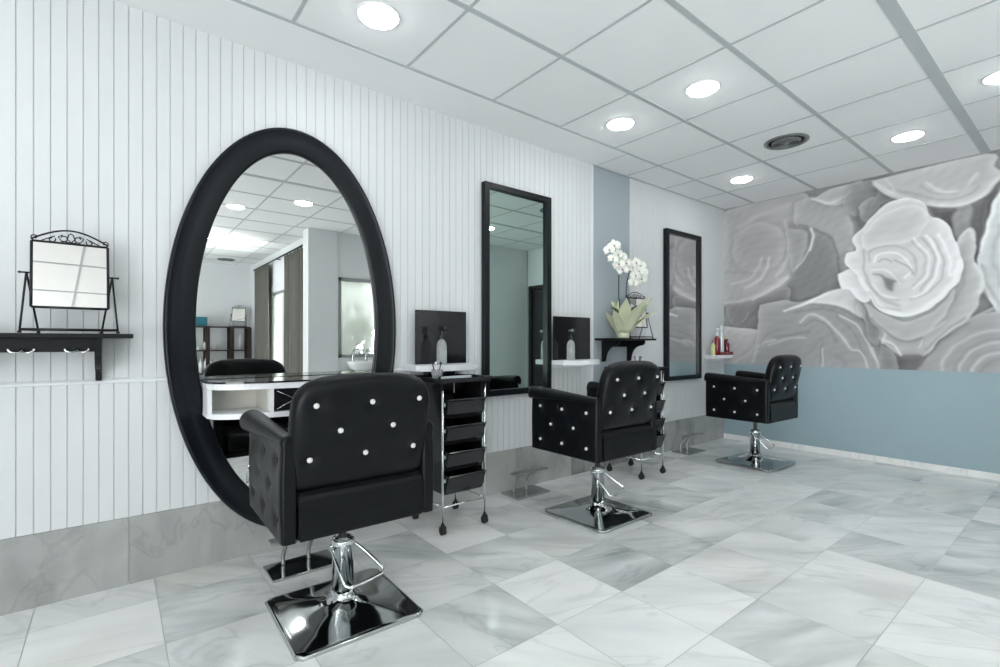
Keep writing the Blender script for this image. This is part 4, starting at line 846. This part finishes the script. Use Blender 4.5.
def make_chair(label, crystals_on_side):
    t = thing('salon_chair', label, 'salon chair', (0, 0, 0), 0, 'black tufted salon chairs')
    # base plate, pyramid shaped chrome
    bm = nb(); hb = 0.236
    prof = [(0.249, 0.0), (0.249, 0.010), (0.241, 0.014), (0.228, 0.015), (0.17, 0.021), (0.10, 0.035), (0.065, 0.052), (0.050, 0.070), (0.046, 0.090)]
    rings = []
    for r, z in prof:
        ring = []
        u = max(0.0, min(1.0, (r-0.05)/0.10)); n_ = 64
        for k in range(n_):
            th = 2*PI*(k+0.5)/n_; cs, sn = math.cos(th), math.sin(th); sqr = 1/max(abs(cs), abs(sn)); rr = r*((1-u)+u*min(sqr, 1.40))
            ring.append(bm.verts.new((rr*cs, rr*sn, z)))
        rings.append(ring)
    for A_, B_ in zip(rings, rings[1:]):
        for k in range(64): 
            f = bm.faces.new((A_[k], A_[(k+1) % 64], B_[(k+1) % 64], B_[k])); f.smooth = B_ is not rings[1] 
    bm.faces.new(rings[0][::-1]); bm.faces.new(rings[-1])
    obj('base_plate', bm, 'chrome_d', t)
    bm = nb(); lathe(bm, [(0.043, 0.085), (0.043, 0.268), (0.046, 0.270), (0.046, 0.286), (0.040, 0.294), (0.030, 0.297), (0.030, 0.30)], seg=32); obj('hydraulic_cylinder', bm, 'chrome', t)
    bm = nb(); lathe(bm, [(0.017, 0.296), (0.017, 0.385), (0.045, 0.386), (0.045, 0.398)], seg=24); box(bm, -0.12, 0.12, -0.12, 0.12, 0.392, 0.406, 0.003); obj('piston', bm, 'brushed', t)
    bm = nb(); tube(bm, smooth([(-0.045, 0.01, 0.262), (-0.047, -0.03, 0.240), (-0.035, -0.105, 0.160), (-0.025, -0.122, 0.146), (0.0, -0.128, 0.142), (0.110, -0.112, 0.150), (0.132, -0.100, 0.157), (0.130, -0.085, 0.170), (0.085, -0.02, 0.225), (0.046, 0.01, 0.262)], 5), 0.0068, 10)
    tube(bm, [(-0.052, 0.01, 0.262), (0.052, 0.01, 0.262)], 0.010, 12); obj('pump_lever', bm, 'chrome', t)
    # seat shell: lower rear panel and underside
    rear, front = -0.245, 0.312
    bm = nb(); prism(bm, [(rear+0.004, 0.407), (rear, 0.415), (rear-0.001, 0.47), (rear+0.001, 0.530), (rear+0.004, 0.545), (rear+0.012, 0.560), (rear+0.028, 0.574), (rear+0.05, 0.582), (rear+0.085, 0.584), (rear+0.085, 0.407)], -0.2385, 0.2385, 'x', 0.006); obj('rear_panel', bm, 'leather', t)
    bm = nb(); box(bm, -0.238, 0.238, rear+0.086, front-0.03, 0.4065, 0.44, 0.008); obj('seat_base', bm, 'leather', t)
    bm = nb(); box(bm, -0.225, 0.225, rear+0.13, front-0.015, 0.4405, 0.545, 0.03); o = obj('seat_cushion', bm, 'leather', t, True)
    # backrest, leaning back
    bd = BTN_BACK
    bm = cushion(0.532, 0.410, 0.110, bd, topbow=0.010, side='back', flat_bottom=True)
    b = obj('backrest', bm, 'leather', t); b.location = (0.012, rear+0.022, 0.770); b.rotation_euler = (math.radians(12.5), 0, 0)
    for i, (x, z) in enumerate(bd):
        q = BT['crystal'] if i else None
        o = obj('crystal_button', button_bm('crystal'), 'crystal', b) if i == 0 and not BTM.get('c') else linked('crystal_button', BTM['c'], b)
        BTM.setdefault('c', o.data)
        o.rotation_euler = (PI/2, 0, 0); o.location = (x, -0.043, z)
    for s in (-1, 1):
        a = obj('armrest', arm_bm(s, rear, front), 'leather', t)
        for i, (y, z) in enumerate(BTN_SIDE):
            key = 'c' if crystals_on_side else 'd'
            nm = 'crystal_button' if crystals_on_side else 'covered_button'
            if BTM.get(key): o = linked(nm, BTM[key], a)
            else: o = obj(nm, button_bm('dark'), 'leather', a); BTM[key] = o.data
            o.rotation_euler = (0, s*PI/2, 0); o.location = (s*(0.2925-0.0075), y, z)
    return t
BT = {'crystal': None}; BTM = {}
def linked(name, me, parent):
    o = bpy.data.objects.new(name, me); C.objects.link(o); o.parent = parent; return o
def arm_bm(s, rear, front):
    """padded arm slab with an outward rolled top; tufted outer face. s=-1 left, +1 right"""
    xi, xo = 0.239, 0.2925      # inner / outer face
    bm = nb(); rings = []; ny = 60
    for j in range(ny+1):
        v = j/ny; y = rear+0.004+(front-rear-0.004)*v
        e = 1.0
        cap = min(v, 1-v)*(front-rear)
        k = min(1.0, cap/0.028); k = math.sqrt(max(0.0, 1-(1-k)**2)); sh = 0.62+0.38*k       # rounded ends
        w3 = v*v*(3-2*v); zr = 0.748+0.014*w3; R_ = 0.0275+0.020*w3; xc = (xi+xo)/2+0.001+0.017*w3
        pts = []
        nz = 40
        for i in range(nz+1):
            z = 0.4075+(zr-0.012-0.4075)*i/nz
            x = xo-0.004*math.cos(PI*i/nz*0.5)*0; d = 0.0
            for (by, bz) in BTN_SIDE:
                r2 = ((y-by)**2+(z-bz)**2)/0.030**2
                if r2 < 8: d += 0.0110*math.exp(-r2)
            # creases that run between the buttons
            pts.append((x-d+0.004*math.sin(PI*i/nz), z))
        # roll: from outer under-side over the top to inner
        for a in np.linspace(-0.05-0.6*w3, PI+0.1+0.35*w3, 22): pts.append((xc+R_*1.05*math.cos(a), zr+R_*math.sin(a)*1.0))
        for z in np.linspace(zr-0.035, 0.4075, 14): pts.append((xi, float(z)))
        cx_ = (xi+xo)/2; ring = []
        for (x, z) in pts:
            ring.append(bm.verts.new((s*(cx_+(x-cx_)*sh), y, 0.4075+(z-0.4075)*(0.985+0.015*k))))
        rings.append(ring)
    m = len(rings[0])
    for A_, B_ in zip(rings, rings[1:]):
        for k in range(m): bm.faces.new((A_[k], A_[(k+1) % m], B_[(k+1) % m], B_[k])).smooth = True
    for rg in (rings[0], rings[-1]):
        bm.faces.new(rg)
    return bm
ch1 = make_chair('nearest black tufted salon chair in front of the oval mirror', False)
for q_ in kids(ch1):
    if q_.name.startswith('backrest'): q_.location.x = -0.004
place(ch1, (0.738, 1.965, 0), math.radians(-1.0))
ch2 = make_chair('black salon chair with crystal buttons in front of the greenish mirror, middle one', True)
place(ch2, (2.422, 2.040, 0.004), math.radians(0.0))
ch3 = copy_tree(ch2); place(ch3, (4.550, 2.005, 0.008), math.radians(-2.0), 'farthest black salon chair with crystal buttons, before the mural and blue-grey wall')

# fixed footrests on the floor by the wall
def make_footrest():
    t = thing('footrest', 'x', 'footrest', (0, 0, 0), 0, 'steel footrests bolted to the floor')
    bm = nb(); box(bm, -0.155, 0.155, -0.095, 0.095, 0.001, 0.014, 0.003); obj('floor_plate', bm, 'chrome_d' , t)
    for x in (-0.075, 0.045):
        bm = nb(); tube(bm, smooth([(x, 0.045, 0.014), (x, 0.045, 0.060), (x+0.008, 0.030, 0.105), (x+0.02, 0.000, 0.140), (x+0.03, -0.04, 0.158)], 6), 0.0095, 10); obj('curved_bar', bm, 'brushed', t)
    bm = nb(); box(bm, -0.155, 0.165, -0.075, -0.015, 0.163, 0.178, 0.004); obj('tread', bm, 'brushed', t)
    return t
f0 = make_footrest(); place(f0, (0.720, 2.455, 0), 0, 'steel footrest on floor plate under the nearest salon chair')
f1 = copy_tree(f0); place(f1, (2.340, 2.640, 0), 0, 'steel footrest with two curved bars on floor left of middle chair')
f2 = copy_tree(f0); place(f2, (4.500, 2.625, 0), 0, 'steel footrest by marble skirting beside the farthest salon chair')

# ================================================================ TROLLEYS
def make_trolley():
    t = thing('salon_trolley', 'x', 'trolley', (0, 0, 0), 0, 'black salon trolleys with drawers on castors')
    hx, hy = 0.148, 0.160
    bm = nb(); box(bm, -0.185, 0.185, -0.185, 0.185, 0.862, 0.874, 0.004)
    for a, b, c, d in ((-0.185, 0.185, -0.185, -0.177), (-0.185, 0.185, 0.177, 0.185), (-0.185, -0.177, -0.185, 0.185), (0.177, 0.185, -0.185, 0.185)): box(bm, a, b, c, d, 0.862, 0.888, 0.002)
    tube(bm, [(0.185, -0.15, 0.880), (0.235, -0.13, 0.880), (0.235, 0.13, 0.880), (0.185, 0.15, 0.880)], 0.006, 8)
    obj('top_tray', bm, 'plastic', t)
    for x in (-hx, hx):
        for y in (-hy, hy):
            bm = nb(); tube(bm, [(x, y, 0.055), (x, y, 0.861)], 0.0075, 12); obj('pole', bm, 'chrome', t)
            bm = nb(); lathe(bm, [(0.010, 0.060), (0.012, 0.056), (0.012, 0.044), (0.006, 0.040)], x, y, 12)
            tube(bm, [(x-0.012, y, 0.0225), (x+0.012, y, 0.0225)], 0.0222, 20); tube(bm, [(x-0.016, y, 0.0225), (x+0.016, y, 0.0225)], 0.008, 12); box(bm, x-0.017, x-0.0135, y-0.010, y+0.010, 0.018, 0.048, 0.001); box(bm, x+0.0135, x+0.017, y-0.010, y+0.010, 0.018, 0.048, 0.001)
            obj('castor', bm, 'rubber', t)
    for s in (-1, 1):
        bm = nb(); box(bm, s*(hx-0.016), s*(hx-0.010), -hy+0.012, hy-0.012, 0.24, 0.861, 0.002); obj('side_panel', bm, 'plastic', t)
    bm = nb(); box(bm, -hx+0.017, hx-0.017, hy-0.006, hy-0.001, 0.24, 0.861, 0.001); obj('back_panel', bm, 'plastic', t)
    for y in (-hy, hy):
        bm = nb(); tube(bm, [(-hx+0.008, y, 0.155), (hx-0.008, y, 0.155)], 0.005, 8); obj('cross_bar', bm, 'chrome', t)
    for s in (-1, 1):
        bm = nb(); tube(bm, [(s*hx, -hy+0.008, 0.155), (s*hx, hy-0.008, 0.155)], 0.005, 8); obj('cross_bar', bm, 'chrome', t)
    for z in (0.765, 0.615, 0.465, 0.330):
        bm = nb(); hw = hx-0.018; dz = 0.112
        # bowl-like drawer: flared front lip
        prof = [(-0.205, z), (-0.190, z-0.012), (-0.170, z-dz*0.75), (-0.150, z-dz), (0.140, z-dz), (0.150, z-0.004), (0.144, z-0.004), (0.134, z-dz+0.006), (-0.146, z-dz+0.006), (-0.162, z-dz*0.7), (-0.182, z-0.004), (-0.200, z+0.004)]
        prism(bm, prof, -hw, hw, 'x')
        for x in (-hw, hw-0.005): prism(bm, [(-0.198, z+0.002), (-0.170, z-dz*0.75), (-0.150, z-dz), (0.140, z-dz), (0.150, z)], x, x+0.005, 'x')
        d = obj('drawer', bm, 'plastic', t)
        bm = nb(); tube(bm, [(-hw-0.006, -0.150, z-0.03), (-hw+0.004, -0.150, z-0.03)], 0.011, 12); obj('runner_knob', bm, 'white', d)
    return t
tr0 = make_trolley(); place(tr0, (1.612, 2.522, 0), 0, 'black salon trolley beside the nearest chair, with tools on top')
tr1 = copy_tree(tr0); place(tr1, (3.445, 2.490, 0), 0, 'black salon trolley mostly hidden behind the middle chair')
# tools on the trolley tops
ZT = 0.8745
def hair_clip_tool(loc, rz, label):
    t = thing('hair_straightener', label, 'hair straightener', loc, rz)
    for s in (-1, 1):
        bm = nb(); box(bm, -0.13, 0.10, s*0.004, s*0.020, 0, 0.022, 0.004); obj('arm', bm, 'silver' if s < 0 else 'plastic', t)
    bm = nb(); tube(bm, smooth([(0.10, 0.0, 0.012), (0.14, 0.01, 0.010), (0.150, 0.05, 0.008), (0.10, 0.07, 0.006)], 5), 0.004, 8); obj('cord', bm, 'plastic', t)
hair_clip_tool((1.60, 2.42, ZT), 0.15, 'black and silver hair straightener on the near trolley top')
def hair_dryer(loc, rz, label):
    t = thing('hair_dryer', label, 'hair dryer', loc, rz)
    bm = nb(); tube(bm, smooth([(-0.09, 0, 0.042), (-0.06, 0, 0.042), (0.03, 0, 0.042), (0.07, 0, 0.042), (0.11, 0, 0.042)], 4), [0.034]*4+[0.038]*4+[0.036]*4+[0.027]*5, 16); obj('barrel', bm, 'plastic', t)
    bm = nb(); tube(bm, smooth([(-0.02, -0.030, 0.040), (-0.03, -0.08, 0.028), (-0.045, -0.135, 0.020)], 4), 0.017, 12); obj('handle', bm, 'plastic', t)
    bm = nb(); tube(bm, [(0.110, 0, 0.042), (0.150, 0, 0.042)], 0.020, 12); obj('nozzle', bm, 'silver', t)
hair_dryer((1.60, 2.635, ZT), 0.0, 'black hair dryer with silver nozzle lying on the near trolley top')
def clip_cup(loc, label):
    t = thing('tool_cup', label, 'cup', loc)
    bm = nb(); lathe(bm, [(0.028, 0), (0.034, 0.06), (0.031, 0.06), (0.026, 0.005), (0, 0.005)][::-1], seg=20); obj('cup', bm, 'frosty', t)
    for k in range(5):
        a = k*1.3; bm = nb(); tube(bm, [(0.008*math.cos(a), 0.008*math.sin(a), 0.008), (0.026*math.cos(a), 0.026*math.sin(a), 0.098)], 0.0035, 8); bmesh.ops.create_uvsphere(bm, u_segments=8, v_segments=6, radius=0.007, matrix=Matrix.Translation((0.026*math.cos(a), 0.026*math.sin(a), 0.098))); obj('brush_handle', bm, 'white' if k % 2 else 'plastic', t)
clip_cup((1.485, 2.46, ZT), 'clear cup holding small tools on the near trolley top')
for i, (x, y, lab) in enumerate(((3.40, 2.44, 'clear plastic cup of tools on the trolley behind middle chair'),)): clip_cup((x, y, ZT), lab)
def towel(loc, label):
    bm = nb(); box(bm, -0.08, 0.08, -0.055, 0.055, 0, 0.022, 0.009); box(bm, -0.078, 0.078, -0.053, 0.053, 0.0225, 0.042, 0.009)
    o = obj('folded_towel', bm, 'white', None, True, loc); tag(o, label, 'towel'); o.rotation_euler = (0, 0, 0.2)
towel((3.53, 2.50, ZT), 'folded white towel on the trolley behind middle chair')

# ================================================================ BEHIND THE CAMERA (seen in the mirrors)
def shelving():
    x0, x1, ya, yb = 0.62, 2.085, -5.235, -4.88
    t = thing('shelving_unit', 'dark brown open shelving unit against the far wall, seen in oval mirror', 'shelving unit', ((x0+x1)/2, (ya+yb)/2, 0))
    h, d = (x1-x0)/2, (yb-ya)/2
    for z in (0.05, 0.50, 0.93, 1.375):
        bm = nb(); box(bm, -h, h, -d, d, z, z+0.022, 0.002); obj('shelf', bm, 'brownw', t)
    for x in (-h, -0.02, 0.38, h-0.05):
        bm = nb(); box(bm, x, x+0.065, -d, -d+0.03, 0, 1.375, 0.002); box(bm, x, x+0.065, d-0.03, d, 0, 1.375, 0.002); obj('upright', bm, 'brownw', t)
shelving()
def prod(x, z, r, h, kind, lab):
    bm = nb(); lathe(bm, [(0, 0), (r, 0), (r, h*0.75), (r*0.4, h*0.86), (r*0.4, h), (0, h)], seg=12)
    o = obj('product_bottle', bm, kind, None, False, (x, -5.03, z)); tag(o, lab, 'bottle', 'bottles on the far shelving unit'); return o
rp = random.Random(11); XX = [0.95, 1.03, 1.11, 1.19, 1.27, 1.35, 1.43, 1.50]
names = ['leftmost', 'second from left', 'third from left', 'fourth from left', 'fifth from left', 'sixth from left', 'seventh from left', 'rightmost']
for k, x in enumerate(XX): prod(x, 0.5225, 0.036, 0.22+0.09*rp.random(), 'white', 'white bottle on lower shelf of far unit, %s' % names[k])
for k, x in enumerate((1.33, 1.41, 1.49)): prod(x, 0.9525, 0.026, 0.12+0.05*rp.random(), 'white', 'short white bottle on middle shelf of far unit, %s' % ('leftmost', 'centre one', 'rightmost')[k])
prod(1.80, 0.9525, 0.034, 0.28, 'white', 'tall white bottle on middle shelf of far unit, left of two'); prod(1.93, 0.9525, 0.034, 0.32, 'white', 'tall white bottle on middle shelf of far unit, right of two')
bm = nb(); box(bm, -0.10, 0.10, -0.06, 0.06, 0, 0.17, 0.004); o = obj('storage_box', bm, 'teal', None, False, (1.27, -5.03, 1.3975)); tag(o, 'teal box on top of the far shelving unit', 'box')
bm = nb(); box(bm, -0.13, 0.13, -0.10, 0.10, 0, 0.06, 0.006); o = obj('paper_stack', bm, 'white', None, False, (1.10, -5.03, 0.9525)); tag(o, 'white stack of folded cloths on the middle shelf', 'cloth stack')
def curtain(ya, yb, label, z0=0.04, z1=2.43):
    bm = nb(); n = 90; m = 14; g = []
    for j in range(m+1):
        z = z0+(z1-z0)*j/m; row = []
        for i in range(n+1):
            u = i/n; y = ya+(yb-ya)*u; amp = 0.030*(0.7+0.3*math.sin(3*u*PI))
            row.append(bm.verts.new((PX-0.075-amp*math.sin(u*PI*13+0.4*math.sin(j*.4)), y+0.006*math.sin(j*0.7+9*u), z)))
        g.append(row)
    for j in range(m):
        for i in range(n): bm.faces.new((g[j][i], g[j][i+1], g[j+1][i+1], g[j+1][i])).smooth = True
    o = obj('curtain', bm, 'curtain'); tag(o, label, 'curtain', 'long grey curtains on the rod'); o.modifiers.new('solid', 'SOLIDIFY').thickness = 0.003
curtain(-4.45, -3.45, 'long grey curtain farther from mirrors, left of the window gap'); curtain(-2.45, -1.55, 'long grey curtain beside the white pillar, seen in oval mirror')
bm = nb(); tube(bm, [(PX-0.075, -4.6, 2.455), (PX-0.075, -1.42, 2.455)], 0.012, 12)
for y in (-4.58, -3.0, -1.45): tube(bm, [(PX-0.075, y, 2.455), (PX, y, 2.455)], 0.008, 8)
o = obj('curtain_rod', bm, 'iron'); tag(o, 'dark curtain rod above the two grey curtains', 'curtain rod')
def wash_unit():
    t = thing('wash_basin', 'white hair washing basin with two chrome taps under the frosted window', 'wash basin', (2.78, OY+0.26, 0))
    bm = nb(); box(bm, -0.33, 0.33, -0.24, 0.20, 0.0, 0.70, 0.02); obj('cabinet', bm, 'white', t)
    bm = nb(); lathe(bm, [(0.20, 0.701), (0.27, 0.74), (0.31, 0.80), (0.32, 0.84), (0.295, 0.84), (0.27, 0.79), (0.2, 0.73), (0, 0.72)], seg=32, sy=0.72); obj('bowl', bm, 'ceramic', t)
    for x in (-0.16, 0.03):
        bm = nb(); tube(bm, smooth([(x, -0.20, 0.70), (x, -0.20, 0.92), (x, -0.17, 0.985), (x, -0.11, 0.985), (x, -0.085, 0.94)], 5), 0.016, 12); obj('tap', bm, 'chrome', t)
wash_unit()
# trees and a pale yard wall outside the windows
def shrub(loc, r, h, label, seed):
    rs = random.Random(seed); bm = nb()
    for _ in range(1500):
        a = rs.random()*2*PI; b = math.acos(2*rs.random()-1); q = rs.random()**0.4
        p = Vector((r*q*math.sin(b)*math.cos(a), r*q*math.sin(b)*math.sin(a), h*0.52+h*0.48*q*math.cos(b)))
        s_ = 0.05+0.05*rs.random(); d1 = Vector((rs.random()-.5, rs.random()-.5, rs.random()-.5)).normalized()*s_; d2 = d1.cross(Vector((rs.random()-.5, rs.random()-.5, rs.random()-.5)).normalized())*0.6
        bm.faces.new([bm.verts.new(p+v) for v in (-d1, d2, d1, -d2)])
    t = thing('garden_shrub', label, 'shrub', loc, 0, 'leafy shrubs outside the windows')
    obj('foliage', bm, 'foliage', t); bm = nb(); tube(bm, [(0, 0, -0.1), (0, 0, h*0.6)], 0.03, 8); obj('trunk', bm, 'brownw', t)
shrub((2.80, -1.85, 0), 0.42, 2.2, 'leafy shrub behind left half of the frosted window', 1); shrub((3.72, -1.9, 0), 0.42, 2.2, 'leafy shrub behind right half of the frosted window', 2)
shrub((3.2, -3.4, 0), 0.45, 2.2, 'leafy shrub outside the curtained window', 3)
bm = nb(); box(bm, FX-3, WX+3, FY-3, WY+1, -0.10, -0.065); o = obj('ground', bm, 'grout'); o['kind'] = 'structure'
